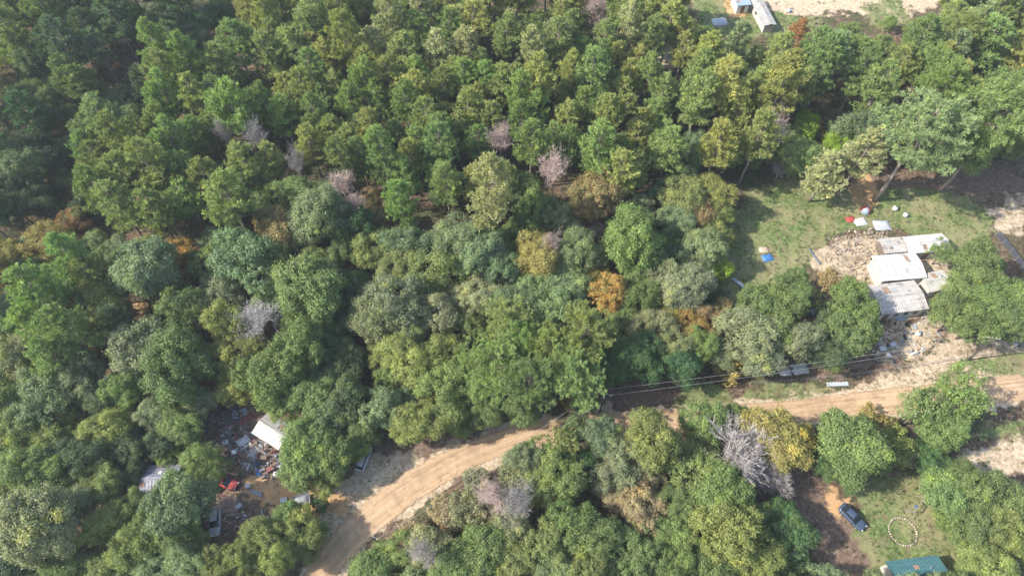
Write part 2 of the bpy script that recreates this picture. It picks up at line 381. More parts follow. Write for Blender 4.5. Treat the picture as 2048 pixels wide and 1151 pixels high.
def pine_crown(seed, R=3., top=15., base=7.5, dens=1.0, blades=15, blade=.36, bw=.085, flat=0., lo=.6):
    rg = np.random.default_rng(seed); T = []; D = []; br = []
    z = base
    while z < top:
        t = (z - base) / (top - base)
        L = R * ((1 - t ** 2.2) * .85 + .18) * (.65 + .35 * min(1, t / .2 + .2))
        for k in range(rg.integers(4, 7)):
            ph = rg.uniform(0, 6.283); l = L * rg.uniform(lo, 1.15); rise = rg.uniform(.05, .45) + t * .5
            d = np.array([math.cos(ph), math.sin(ph), 0.])
            br.append((z, d, l, rise))
            nn = max(3, int(l * 3.6 * dens))
            for j in range(nn):
                s = rg.uniform(.35, 1.0) if j else 1.0
                p = np.array([0, 0, z]) + d * l * s + np.array([0, 0, rise * l * s * s * .6])
                side = np.array([-d[1], d[0], 0]) * rg.normal(0, .28) * l * (.5 + s * .5) * .6
                T.append(p + side + rg.normal(0, .09, 3)); D.append(unit(d * .5 + side * .4 + np.array([0, 0, .9])))
        z += rg.uniform(.42, .7)
    for j in range(10): T.append(np.array([rg.normal(0, .25), rg.normal(0, .25), top + rg.uniform(-.3, .4)])); D.append(np.array([0, 0, 1.]))
    T = np.array(T); D = np.array(D); n = len(T); m_ = blades
    tv = np.clip(.5 + rg.normal(0, .17, n), 0, 1)
    P = np.repeat(T, m_, 0); DD = unit(np.repeat(D, m_, 0) * .75 + rg.normal(0, .75, (n * m_, 3)))
    ln = blade * rg.uniform(.7, 1.3, (n * m_, 1)); W = unit(np.cross(DD, rg.normal(size=(n * m_, 3)))) * bw * .5
    P0 = P + rg.normal(0, .10, P.shape)
    V = np.stack([P0 - W, P0 + W, P0 + DD * ln + W * .7, P0 + DD * ln - W * .7], 1).reshape(-1, 3)
    var = np.clip(np.repeat(tv, m_) + rg.normal(0, .12, n * m_), 0, 1)
    return V, n * m_, var, br
def pine_trunk(br, top, r0, seed):
    mb = MB(); rn = random.Random(seed); k = 6
    w = [Vector((rn.uniform(-.12, .12), rn.uniform(-.12, .12), top * i / k - (.3 if i == 0 else 0))) for i in range(k + 1)]
    mb.tube(w, [r0 * (1.2 - .95 * i / k) for i in range(k + 1)], 7)
    for z, d, l, rise in br:
        s = Vector((0, 0, z)); e_ = s + Vector(d) * l * .92 + Vector((0, 0, rise * l * .5))
        mb.tube([s, s.lerp(e_, .5) + Vector((0, 0, -.05 * l)), e_], [r0 * .22, r0 * .13, .015], 4, False)
    return mb
def bare_mesh(seed, H=9., spread=.5, levels=5, kids=(5, 4, 4, 4), r0=.2, lift=.25, l0=.33, first=None):
    mb = MB(); rn = random.Random(seed)
    def grow(p, d, l, r, lev):
        q = p + d * l * .5 + Vector((rn.gauss(0, .04), rn.gauss(0, .04), rn.gauss(0, .03))) * l
        e_ = p + d * l + Vector((rn.gauss(0, .09), rn.gauss(0, .09), rn.gauss(0, .05))) * l
        mb.tube([p, q, e_], [r, r * .8, r * .55], 6 if lev == 0 else (4 if lev < 3 else 3), False)
        if lev >= levels - 1: return
        for k in range(kids[min(lev, len(kids) - 1)]):
            t = rn.uniform(.45 if lev or not first else .62, 1.0); nd = (d + Vector((rn.gauss(0, 1), rn.gauss(0, 1), rn.gauss(lift, .6))) * spread).normalized()
            grow(p.lerp(e_, t) if k else e_, nd, l * (first if first and lev == 0 else 1) * rn.uniform(.55, .85), max(r * .5, .02), lev + 1)
    grow(Vector((0, 0, -.2)), Vector((rn.uniform(-.06, .06), rn.uniform(-.06, .06), 1)).normalized(), H * l0, r0, 0)
    return mb
PROTO = {}      # key -> (list of (part name, mesh)), crown radius, crown centre height
def reg(key, parts, R=None, cz=None):
    me = parts[0][1]; a = np.empty(len(me.vertices) * 3, np.float32); me.vertices.foreach_get('co', a); a = a.reshape(-1, 3)
    r = np.hypot(a[:, 0], a[:, 1]); print('PROTO', key, len(me.polygons), 'r', round(float(np.percentile(r, 93)), 2), 'z', round(float(a[:, 2].mean()), 2), 'zmax', round(float(a[:, 2].max()), 1))
    if key in 'BTHW': a = a[a[:, 2] > a[:, 2].max() * .35]; r = np.hypot(a[:, 0], a[:, 1])
    PROTO.setdefault(key, []).append((parts, float(np.percentile(r, 93)), float(a[:, 2].mean())))
for s in range(9):
    V, n, var, ce = broad_crown(100 + s, 5, [4.1, 4.6, 3.6][s % 3], lobes=[13, 11, 17, 12, 9, 19, 10, 15, 22][s], subs=24, leaves=84, leaf=.26, lobe_r=[.34, .38, .30, .36, .42, .28, .37, .30, .26][s], sub_r=.72, rough=.5)
    V[:, :2] *= [[1, 1], [1.1, .92], [.9, 1.12]][s % 3]
    V[:, 2] += 7.6; reg('O', [('crown', quads_mesh('crown', V, n, M_leaf, var)), ('trunk', branch_trunk(ce, 0, .26, s, crown_z=7.6).mesh('trunk', M_bark, True))], 5, 8.2)
for s in range(3):      # airy crowns that let the ground show through
    V, n, var, ce = broad_crown(140 + s, 5, 3.6, lobes=17, subs=8, leaves=26, leaf=.36, lobe_r=.24, sub_r=.7)
    V[:, 2] += 7; reg('A', [('crown', quads_mesh('crown', V, n, M_leaf, var)), ('trunk', branch_trunk(ce, 0, .22, 20 + s, crown_z=7).mesh('trunk', M_bark, True))], 5, 7.5)
for s in range(3):      # dense fine rounded crowns
    V, n, var, ce = broad_crown(170 + s, 5, 4.8, lobes=9, subs=30, leaves=60, leaf=.27, lobe_r=.50, sub_r=.8, rough=.15)
    V[:, 2] += 6.4; reg('C', [('crown', quads_mesh('crown', V, n, M_leaf, var)), ('trunk', branch_trunk(ce, 0, .25, 30 + s, crown_z=6.4, twigs=False).mesh('trunk', M_bark, True))], 5, 6.8)
for s in range(6):
    top = [15, 16, 14, 15.5, 16.5, 14.5][s]
    V, n, var, br = pine_crown(200 + s, 3.5, top, top - [9, 8, 9.5, 7.5, 10, 8.5][s], 1.15, 16, .38, .095)
    reg('P', [('crown', quads_mesh('crown', V, n, M_needle, var)), ('trunk', pine_trunk(br, top, .2, s).mesh('trunk', M_pinebark, True))], 3.1, top - 2.6)
for s in range(3):      # large spreading pines
    V, n, var, br = pine_crown(230 + s, 6, 18, 10, 1.6, 20, .36, .075, 0, .3)
    reg('G', [('crown', quads_mesh('crown', V, n, M_needle, var)), ('trunk', pine_trunk(br, 18, .25, 10 + s).mesh('trunk', M_pinebark, True))], 6.0, 14.8)
for s in range(3):
    reg('B', [('branches', bare_mesh(300 + s, 10, .6, 6, (6, 4, 4, 4, 4), .15, .35, .30).mesh('branches', M_bare))], 3.6, 7.5)
for s in range(2):      # tall bare trees with a round head of fine twigs
    reg('H', [('branches', bare_mesh(340 + s, 16, .75, 6, (13, 4, 4, 4, 3), .15, .3, .72, .3).mesh('branches', M_bare))])
reg('W', [('branches', bare_mesh(360, 9, .62, 6, (10, 6, 5, 4, 4), .15, .35, .25, 1.25).mesh('branches', M_bare))])
reg('T', [('branches', bare_mesh(320, 17, .6, 6, (8, 4, 4, 4, 3), .17, .2, .75, .36).mesh('branches', M_bare))], 3.2, 11)
for s in range(4):
    V, n, var, ce = broad_crown(400 + s, 1.6, 1.2, lobes=6, subs=9, leaves=22, leaf=.28, lobe_r=.42, sub_r=.38)
    V[:, 2] += 1; reg('S', [('leaves', quads_mesh('leaves', V, n, M_leaf, var)), ('stems', branch_trunk(ce, 0, .06, 50 + s, crown_z=1.0, twigs=False).mesh('stems', M_bark))], 1.7, 1.1)
# ================================================================ THE TREES
PAL = dict(olive=(.125, .145, .062), green=(.095, .128, .055), bright=(.108, .15, .058), deep=(.05, .09, .042), dark=(.055, .078, .045),
    sage=(.125, .155, .095), bluesage=(.092, .125, .08), greysage=(.14, .15, .105), pale=(.17, .175, .11), yg=(.16, .175, .065), lime=(.17, .24, .04),
    gold=(.235, .195, .075), orange=(.34, .205, .075), rust=(.27, .145, .085), tan=(.23, .175, .10), russet=(.22, .15, .105), pinegold=(.15, .155, .062),
    pink=(.44, .34, .30), grey=(.33, .30, .28), white=(.42, .395, .375), dusty=(.25, .205, .155))
WORD = dict(olive='olive green', green='mid green', bright='bright green', deep='deep green', dark='dark green', sage='sage green', bluesage='bluish green',
    greysage='greyish green', pale='pale green', yg='yellowish green', lime='lime green', gold='golden', orange='orange', rust='rust red', tan='tan brown',
    russet='russet brown', pinegold='yellowish olive', pink='pinkish grey', grey='grey', white='pale grey', dusty='dusty brown')
HAND = """
95,12,30,O,sage 5,55,38,O,yg 8,110,30,O,lime 60,35,30,P,olive 400,58,28,O,deep 445,20,30,O,deep 430,30,18,O,yg 330,60,42,O,dark 350,90,30,O,bluesage
215,200,24,S,yg 160,165,30,P,green 30,75,30,P,olive 90,210,36,O,green 20,240,34,O,bluesage 120,235,34,O,olive 60,290,36,O,dark 25,340,50,O,bluesage 75,330,40,O,dark
130,365,32,O,olive 115,300,30,O,bluesage 90,400,40,O,dark 30,410,40,O,dark 300,180,30,P,dark 450,130,20,O,green 440,95,20,O,sage 385,120,22,O,dark 410,160,26,O,dark 470,150,18,O,pale 260,235,35,O,green 215,245,38,P,sage 285,165,26,B,grey 355,140,18,O,olive
345,215,34,P,bright 285,260,30,P,pinegold 320,250,34,P,olive 400,215,34,P,olive 440,205,30,P,green 440,262,20,H,grey 518,262,30,H,grey 592,312,22,H,grey 1568,320,20,B,grey
285,530,62,O,sage 350,498,34,O,orange 362,548,24,O,gold 225,498,36,O,sage 350,615,62,C,green 480,498,62,O,bluesage 415,525,48,C,green 440,585,48,C,greysage 372,553,17,O,bluesage
545,452,44,O,tan 600,455,36,O,sage 632,428,58,O,sage 598,378,46,O,bright 532,398,40,C,green 470,415,28,O,pale 452,378,26,C,green 425,475,26,O,bluesage 318,582,20,O,tan
620,572,76,O,green 552,520,34,O,green 700,610,44,O,dark 508,628,44,H,white 448,640,44,O,yg 280,692,60,O,greysage 352,738,62,O,green 470,705,52,O,yg 545,745,58,O,green 600,690,52,O,bright 655,680,44,O,deep
138,440,30,O,rust 100,482,46,O,gold 22,515,36,O,gold 15,560,26,O,tan 150,525,40,P,bright 82,592,44,P,bright 192,605,56,O,yg 60,645,44,P,bright 135,665,48,P,green 36,705,44,O,pale 110,715,38,P,green 28,612,42,O,sage 230,640,30,P,dark 190,560,30,P,olive
60,490,24,O,sage 250,625,18,O,gold 180,700,26,O,rust 80,770,50,O,sage 160,745,44,O,greysage 28,745,34,O,pale 55,805,50,O,sage 28,852,46,O,olive 95,880,38,O,yg 132,835,28,O,yg 40,935,46,O,green 95,955,40,O,green 130,910,36,O,dark
78,1045,78,O,greysage 22,1112,48,O,dark 140,1010,42,O,greysage 205,1045,46,O,yg 262,1088,46,O,yg 125,1128,48,O,green 200,1140,40,O,olive 310,1128,42,O,sage 372,1128,42,O,sage 440,1130,42,O,yg 492,1112,42,O,yg 552,1100,46,O,yg 604,1088,34,O,yg 632,1064,24,O,bright
78,1000,40,B,white 640,1010,16,O,deep 210,850,46,O,yg 180,905,44,O,dark 245,890,38,O,dark 178,780,32,O,bluesage 250,770,42,O,green 312,822,36,O,greysage 402,920,42,C,bright 432,932,28,C,green 352,1008,62,O,bluesage 340,1062,48,O,green 255,1020,38,O,olive
610,885,52,O,green 600,935,44,O,green 665,905,46,O,green 705,892,30,O,green 625,800,48,O,green 560,790,44,O,green 650,955,32,O,yg 572,1040,34,O,bright 525,1075,40,O,yg 600,1048,34,O,yg 452,1010,34,B,pink 385,1092,30,O,olive 185,855,26,O,green 210,810,28,O,dark
742,490,38,O,olive 710,452,40,O,deep 758,432,28,O,tan 742,400,22,O,tan 684,368,32,H,pink 706,405,24,H,pink 820,480,46,O,bluesage 858,478,20,B,grey 915,478,48,O,sage 958,502,50,O,sage 872,548,60,C,olive 800,528,44,O,olive
780,605,56,O,greysage 862,615,52,O,greysage 742,645,46,O,greysage 945,590,44,O,pale 940,655,42,C,olive 812,660,38,O,sage 820,712,56,O,yg 765,708,34,O,yg 780,752,30,O,green 885,705,44,O,olive 890,765,50,O,olive 848,835,50,O,yg 812,845,40,O,yg 900,822,40,O,olive 935,735,36,O,green
640,765,42,O,bluesage 700,805,46,O,dark 662,830,42,O,bluesage 722,862,32,O,green 700,715,40,O,dark 670,640,32,O,dark 605,645,40,O,green 530,600,30,O,green
1015,640,50,G,olive 1000,715,56,G,bright 1060,760,56,G,green 1095,700,48,G,olive 1150,745,58,G,green 1165,670,54,G,olive 1045,690,44,G,bright 1100,660,34,O,yg 985,770,46,O,green 1045,815,38,O,green 1215,735,44,C,deep 1220,680,30,O,green 1170,790,28,O,green 960,820,34,O,green 918,850,24,O,green
1072,512,46,O,gold 1108,492,26,H,pink 1135,560,46,O,sage 1160,505,44,O,sage 1080,575,48,O,sage 1100,615,46,O,sage 1218,590,38,O,orange 1190,555,30,O,gold 1204,512,20,O,rust 1268,478,62,O,bright 1275,545,36,O,green 1290,590,42,O,green
1325,560,40,O,greysage 1375,565,52,O,greysage 1345,510,34,O,dark 1408,495,42,O,sage 1418,515,20,B,white 1368,388,44,O,olive 1425,388,38,O,yg 1402,425,32,O,tan 1350,440,34,O,sage 1280,415,38,C,greysage 1190,390,48,O,tan 1060,398,42,O,bright 1105,425,36,O,sage
985,425,42,P,pale 1140,458,30,O,greysage 1235,455,28,O,dark 1190,468,22,B,grey 1020,470,36,O,green 1000,540,40,O,bluesage 1050,450,34,O,green 1430,460,26,O,olive 1440,535,22,O,lime
1338,640,32,O,gold 1378,642,38,O,orange 1422,634,34,O,russet 1300,652,44,O,pale 1338,692,40,O,pale 1268,622,24,O,greysage 1398,694,36,O,bright 1362,728,36,O,deep 1290,712,44,O,deep 1250,715,40,O,deep 1440,702,30,O,greysage 1460,735,30,S,gold 1135,800,18,S,gold
1500,665,54,O,greysage 1545,648,48,O,green 1572,600,48,O,green 1520,608,44,O,green 1600,678,44,O,greysage 1530,710,40,O,greysage 1590,565,30,O,green 1700,600,46,O,green 1690,660,46,O,green 1725,645,40,O,green 1655,645,30,O,dark 1650,700,34,O,dark 1665,560,30,A,tan 1625,590,24,A,pale
1920,622,44,O,green 1945,568,44,O,green 1965,535,46,O,green 2005,592,50,O,green 1955,640,42,O,green 1890,500,28,A,green 2035,625,50,O,green 1442,425,28,O,olive 1448,470,24,O,yg 1448,620,26,O,tan 
1412,842,46,O,green 1478,835,28,O,green 1560,865,60,O,gold 1600,885,40,O,gold 1540,905,36,O,yg 1700,885,64,O,green 1668,925,34,O,deep 1740,915,34,O,green 1790,890,44,A,yg 1742,836,22,S,gold 1770,850,22,S,gold 1850,815,50,A,bright 1925,788,52,A,bright 1885,860,44,O,green 1862,915,36,O,deep 1820,905,30,A,pale
1960,985,52,O,green 1925,950,36,O,green 2000,1000,46,O,green 1958,1060,50,O,green 2012,1058,48,O,olive 1990,1122,50,O,olive 2040,1085,40,O,olive 1890,985,44,O,green 1955,1128,36,O,green 1700,955,24,O,deep 1905,1040,28,O,bright
1155,860,40,A,green 1205,868,42,O,bluesage 1080,905,40,A,green 1125,895,42,A,olive 1050,915,38,O,greysage 1310,882,58,O,olive 1395,945,64,C,olive 1450,985,58,O,green 1250,920,46,O,greysage 1280,1000,50,O,dusty 1235,990,34,O,dusty 1225,955,38,O,greysage
1300,1035,34,A,dusty 1295,960,34,O,dusty 1110,965,50,O,olive 1040,950,36,A,greysage 985,1010,42,A,dusty 1045,1005,42,H,grey 990,980,38,H,pink  940,1010,42,A,greysage 862,1105,46,O,pale 850,1095,34,H,grey 792,1102,40,O,olive 740,1135,44,O,green 905,1135,46,O,green 965,1095,54,O,green 1020,1050,40,O,greysage
1025,1115,50,O,olive 1090,1082,48,O,olive 1145,1042,48,O,green 1185,1075,54,O,green 1255,1095,54,O,green 1105,1135,44,O,sage 1290,1125,48,O,green 1345,1070,44,O,bright 1350,1012,38,O,green 1450,1062,60,O,yg 1500,1022,40,O,green 1520,1112,54,O,yg 1432,1122,48,O,green 1590,1062,44,O,deep 1562,1030,36,O,deep
1180,1135,44,O,olive 1350,1130,44,O,green 895,1062,18,S,rust 905,1030,30,A,dusty 1160,920,30,O,deep 1495,925,72,W,grey 1530,965,44,W,grey 820,1060,26,A,dusty 880,1010,28,A,dusty 950,960,26,A,greysage
310,880,34,O,dark 355,850,40,O,green 395,800,34,O,greysage 475,770,36,O,yg 300,1060,46,O,green 200,960,40,O,olive 270,945,26,O,dark 430,735,30,O,dark 330,900,24,O,olive 1590,85,20,P,rust 1762,108,13,O,rust 1975,148,22,O,rust 1998,112,24,B,grey 1545,245,40,H,pink 1190,18,26,H,pink 1560,338,26,B,grey 1612,262,26,O,lime 1612,240,20,O,lime 1682,290,34,O,lime 1722,262,46,O,bluesage 1768,222,34,O,sage 1640,270,20,S,gold
1008,275,34,H,pink 1112,322,36,H,pink 1850,258,80,Y,sage 1775,245,30,O,greysage 1930,280,60,O,green 1990,250,70,G,green 2030,190,60,G,green 1880,190,50,G,bright 1990,60,44,P,green 1935,60,44,G,olive 1690,80,24,G,bright 1715,100,34,G,bright 1875,130,50,G,bright 1720,150,40,G,green
1640,140,36,P,green 1765,95,28,O,olive 1830,88,28,O,olive 1885,60,32,G,green 1600,310,40,O,green 1660,330,36,P,pale 1720,320,36,P,pale 1450,300,34,O,olive 1400,300,34,O,bluesage 1520,310,30,O,dark 1340,45,34,P,pinegold 1370,60,30,P,pinegold 1405,62,20,O,olive 1780,42,14,O,bright 1480,80,18,O,green 1560,80,18,O,green 2036,290,30,O,olive
"""
KEEP = [gp(s) for s in ("480,385;700,375;700,400;600,400", )][:0]
# places that stay open, in photo pixels (yards, the road and its verges)
OPEN = ["620,1151;700,1040;640,1000;690,950;730,900;740,880;860,885;1100,810;1240,745;1330,735;1390,752;1480,748;1500,770;2048,700;2048,790;1960,820;1800,850;1640,835;1470,850;1240,850;1160,845;1060,880;990,930;900,960;850,1010;790,1070;700,1151",
    "1440,390;1560,350;1720,335;1860,330;2048,330;2048,1151;1900,1180;1600,1151;1560,960;1620,820;1480,780;1470,620;1440,520",
    "210,740;430,750;500,760;580,800;640,880;720,900;700,960;620,1020;480,1090;400,1100;240,1050;180,950;160,850", "1360,-60;1910,-60;1890,40;1800,75;1650,85;1400,75",
    "470,130;490,110;440,60;480,60;500,170;480,195;400,185;330,190;220,290;170,340;180,400;160,420;150,350;200,280;300,205;360,160", "1280,80;1360,80;1372,145;1285,145", "480,330;600,350;600,370;500,380;480,350", "655,740;740,720;750,760;660,770"]
def pxp(s):
    q = [float(t) for t in s.replace(';', ' ').replace(',', ' ').split()]; return list(zip(q[::2], q[1::2]))
OPENP = [pxp(s) for s in OPEN]
def inside(px, py, P):
    ins = False; n = len(P)
    for i in range(n):
        (x1, y1), (x2, y2) = P[i], P[(i + 1) % n]
        if (y1 > py) != (y2 > py) and px < (x2 - x1) * (py - y1) / (y2 - y1) + x1: ins = not ins
    return ins
rnd = random.Random(77)
TREES = []     # x, y, scale, key, colour, px, py, rpx, radius
PROTO['Y'] = PROTO['G']
KZ = {k: PROTO[k][0][2] for k in PROTO}; KR = {k: PROTO[k][0][1] for k in PROTO}
for tok in HAND.split():
    a_ = tok.split(','); px, py, r, K, col = float(a_[0]), float(a_[1]), float(a_[2]), a_[3], a_[4]
    s = 1.
    for it in range(4):
        p = at(px, py, max(12.5 if py < 345 else 10.5, KZ[K] * s) if K == 'H' else 20.5 if K == 'Y' else KZ[K] * s); s = (r / FPX * depth(p)) / KR[K]
    s = max(.25, s)
    if K == 'P' and s > 1.9: K = 'G'; s = s * KR['P'] / KR['G']
    TREES.append((p.x, p.y, s, K, col, px, py, r, s * KR[K]))
SPEC = [T for T in TREES if T[3] == 'Y' or T[4] in ('gold', 'orange', 'rust', 'tan', 'russet', 'lime', 'pink', 'grey', 'white')]
def canopy(px, py):
    """what grows where, for the trees between the ones placed one by one"""
    r = rnd.random()
    if py < 160 - .04 * (px - 700) and 470 < px < 1390: return ('P', rnd.choice(['olive', 'olive', 'pinegold', 'pinegold', 'green', 'pale']), rnd.uniform(.85, 1.25))
    if 530 < px < 1330 and py < 430 - (0 if px > 700 else 90): return ('P', rnd.choice(['olive', 'olive', 'green', 'green', 'bright', 'pinegold']), rnd.uniform(.86, 1.12))
    if px >= 1300 and py < 340: return ('P' if r < .8 else 'O', rnd.choice(['olive', 'green', 'olive', 'pinegold', 'sage']), rnd.uniform(.9, 1.3) if r < .8 else rnd.uniform(.5, .7))
    if px < 500 and py < 470:
        if px > 160 + max(0, 300 - py) * 1.1: return ('P', rnd.choice(['olive', 'bright', 'green', 'olive']), rnd.uniform(1.0, 1.35))
        return ('P' if r < .6 else 'O', rnd.choice(['green', 'dark', 'deep', 'dark', 'bluesage', 'green']), rnd.uniform(.95, 1.35) if r < .6 else rnd.uniform(.55, .8))
    if px < 240 and py < 740: return ('P' if r < .5 else 'O', rnd.choice(['green', 'bright', 'olive', 'sage']), rnd.uniform(.9, 1.3) if r < .5 else rnd.uniform(.5, .8))
    return ('O' if r < .8 else 'C', rnd.choice(['green', 'green', 'sage', 'olive', 'deep', 'bluesage']), rnd.uniform(.45, .78))
cand = []
y = 8.
while y < 186:
    half = 88 + y * .42; x = -half
    while x < half: cand.append((x + rnd.uniform(-1.2, 1.2), y + rnd.uniform(-1.2, 1.2))); x += 2.3
    y += 2.3
rnd.shuffle(cand)
for (x, y) in cand:
    q = proj(x, y, 8)
    if not (-70 < q[0] < 2100 and -22 < q[1] < 1215): continue
    K, col, s = canopy(q[0], q[1]); R = KR[K] * s; cz = KZ[K] * s
    z0 = float(ter(x, y)); c_ = proj(x, y, z0 + cz); g_ = proj(x, y, z0)
    if any(inside(c_[0], c_[1], P) or inside(g_[0], g_[1], P) for P in OPENP): continue
    if min(math.hypot(x - a_ - (0), y - b__) for a_, b__ in ROAD) < 4: continue
    ok = True; rp = R / c_[2] * FPX
    for T in SPEC:
        if math.hypot(c_[0] - T[5], c_[1] - T[6]) < .72 * (rp + T[7]) and y < T[1] + 1: ok = False; break
    if not ok: continue
    for T in TREES:
        d = math.hypot(x - T[0], y - T[1])
        if d < (.67 if K == 'P' and T[3] == 'P' else (.82 if T[3] == 'H' else .9) if T[3] in 'HT' else .67) * (R + T[8]): ok = False; break
    if ok: TREES.append((x, y, s, K, col, c_[0], c_[1], R / c_[2] * FPX, R))
NAME = dict(O='broadleaf_tree', A='broadleaf_tree', C='cedar_tree', P='pine_tree', G='pine_tree', Y='pine_tree', B='bare_tree', W='bare_tree', H='bare_tree', T='bare_tree', S='shrub')
CAT = dict(O='tree', A='tree', C='tree', P='pine tree', G='pine tree', Y='pine tree', B='bare tree', W='bare tree', H='bare tree', T='bare tree', S='shrub')
KIND = dict(O='leafy tree', A='airy leafy tree', C='dense round tree', P='pine', G='spreading pine', Y='spreading pine', B='leafless tree', W='leafless tree', T='tall leafless tree', H='tall leafless tree', S='bush')
GROUP = dict(O='leafy trees of the wood', A='leafy trees of the wood', C='dense round trees of the wood', P='pines of the wood', G='pines of the wood', Y='pines of the wood', B='leafless trees', W='leafless trees', T='leafless trees', H='leafless trees', S='bushes along the road and clearings')
LAND = [('orange-leaved tree mid-wood', 1218, 590), ('golden tree in the middle', 1072, 512), ('round tan-brown tree', 545, 452), ('pinkish bare tree mid-pines', 1008, 275),
    ('pale bare tree mid-pines', 1112, 322), ('pinkish-brown twiggy tree', 684, 370), ('big dark rounded oak', 620, 572), ('orange tree at left', 350, 498), ('rust-red tree near left edge', 138, 440),
    ('huge pale yard pine', 1850, 262), ('bare tree beside lime bushes', 1545, 250), ('salmon-brown pine at top right', 1590, 85), ('red-leaved tree at top right', 1975, 148), ('top left corner', 0, 0),
    ('dark ravine at top left', 400, 150), ('bottom left corner', 0, 1151), ('bottom right corner', 2048, 1151), ('red car in the left yard', 448, 961), ('cream roof in the left yard', 545, 862), ('dark-roofed cabin at lower left', 305, 950),
    ('sandy roadside turnout', 800, 950), ('lone pole by the road bend', 755, 1080), ('crossarm pole above the road', 1208, 800), ('golden tree south of the road', 1560, 865), ('big grey bare tree', 1505, 935),
    ('dark blue car', 1705, 1033), ('teal roof', 1830, 1135), ('white ring bed', 1806, 1062), ('white house roofs', 1800, 570), ('orange tree by right yard', 1378, 642), ('tall upper-left bare tree', 518, 262),
    ('top edge middle', 800, 0), ('round tree above left yard', 350, 615), ('whitish bare tree lower left', 508, 628), ('airy tree over the road', 1925, 788), ('pinkish dying tree', 1285, 985),
    ('round oak below the road', 1700, 885), ('road at the bottom edge', 640, 1151), ('sandy yard at top', 1600, 0), ('bright green oak centre-right', 1268, 478), ('fork of big pines at centre', 1085, 720), ('left edge middle', 0, 640), ('right edge middle', 2048, 450), ('yellowish oak by road bend', 848, 835),
    ('top edge left-centre', 560, 0), ('top edge right-centre', 1150, 0), ('bottom edge middle', 1000, 1151), ('bottom edge right', 1400, 1151)]
ORD = ['nearest', 'second nearest', 'third nearest', 'fourth nearest', 'fifth nearest', 'sixth nearest', 'seventh nearest', 'eighth nearest', 'ninth nearest', 'tenth nearest']
def place_words(items):
    """items: (look, px, py) -> label text: the look, then which one it is, by the nearest thing one can find"""
    cells = {}; out = [None] * len(items)
    for i, (look, px, py) in enumerate(items):
        ls = sorted((math.hypot(px - lx, py - ly), ln, lx, ly) for ln, lx, ly in LAND)
        d, ln, lx, ly = ls[0]
        if d < 12:
            if not cells.get(('self', look, ln)): cells[('self', look, ln)] = 1; out[i] = look + ', itself the ' + ln; continue
            d, ln, lx, ly = ls[1]
        dx, dy = px - lx, py - ly
        w = ('right of' if dx > 0 else 'left of') if abs(dx) > abs(dy) else ('below' if dy > 0 else 'above')
        cells.setdefault((look, w, ln), []).append((d, i))
    for k, L in cells.items():
        if k[0] == 'self': continue
        for r, (d, i) in enumerate(sorted(L)):
            out[i] = k[0] + ', ' + ((ORD[min(r, 9)] + ' ' + ('to the ' if k[1].endswith('of') else '')) if len(L) > 1 else ('to the ' if k[1].endswith('of') else 'just ')) + k[1] + ' the ' + k[2]
    return out
looks = []
SHORT = 1
for T in TREES:
    r = T[8]; sz = 'small ' if r < 2.9 else ('large ' if r > 4.6 else '')
    looks.append((sz + WORD[T[4]] + ' ' + KIND[T[3]], T[5], T[6]))
labels = place_words(looks)
for _i in range(len(labels)):      # keep every label within sixteen words
    for _a, _b in ((' dense round tree', ' round tree'), (' airy leafy tree', ' airy tree'), (' tall leafless tree', ' leafless tree'), ('to the right of', 'right of'), ('to the left of', 'left of')):
        if len(labels[_i].split()) > 16: labels[_i] = labels[_i].replace(_a, _b)
def in_view(px, py, r): return -r < px < 2048 + r and -r < py < 1151 + r * 1.5
cnt = {}; TURN = dict(gold=.70, orange=.66, rust=.6, tan=.66, russet=.66, dusty=.72, pinegold=.6)
for T, lab in zip(TREES, labels):
    x, y, s, K, col, px, py, rpx, R = T
    pr = PROTO[K]; parts = pr[rnd.randrange(len(pr))][0]
    nm = 'young_tree' if K == 'O' and R < 3.1 else NAME[K]
    e = empty(nm, (x, y, float(ter(x, y))), rnd.uniform(0, 6.283))
    e.scale = (s * rnd.uniform(.88, 1.12), s * rnd.uniform(.88, 1.12), s * rnd.uniform(.88, 1.15))
    if K == 'P' and rnd.random() < .5: e.scale.z *= rnd.uniform(.82, 1.15)
    if K == 'Y': e.scale = (s, s, 20.5 / KZ['G'])
    if K == 'H': e.scale = (s, s, max(s, (12.5 if py < 345 else 10.5) / KZ['H']))
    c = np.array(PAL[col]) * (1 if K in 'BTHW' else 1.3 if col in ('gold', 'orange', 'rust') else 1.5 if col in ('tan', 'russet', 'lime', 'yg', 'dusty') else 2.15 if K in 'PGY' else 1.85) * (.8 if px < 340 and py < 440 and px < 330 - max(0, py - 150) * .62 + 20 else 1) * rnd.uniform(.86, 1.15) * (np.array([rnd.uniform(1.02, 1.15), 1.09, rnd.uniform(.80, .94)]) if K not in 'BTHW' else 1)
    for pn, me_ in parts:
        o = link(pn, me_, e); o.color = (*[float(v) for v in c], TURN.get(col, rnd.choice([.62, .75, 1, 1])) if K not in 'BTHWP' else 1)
        if pn in ('trunk', 'stems') and col in ('tan', 'pale', 'russet'): pass
    tag(e, lab, 'young tree' if nm == 'young_tree' else CAT[K], 'young leafy trees of the wood' if nm == 'young_tree' else GROUP[K]); cnt[nm] = cnt.get(nm, 0) + 1
print('TREES', len(TREES), cnt, 'dup labels', len(labels) - len(set(labels)), 'long', max(len(l.split()) for l in labels))

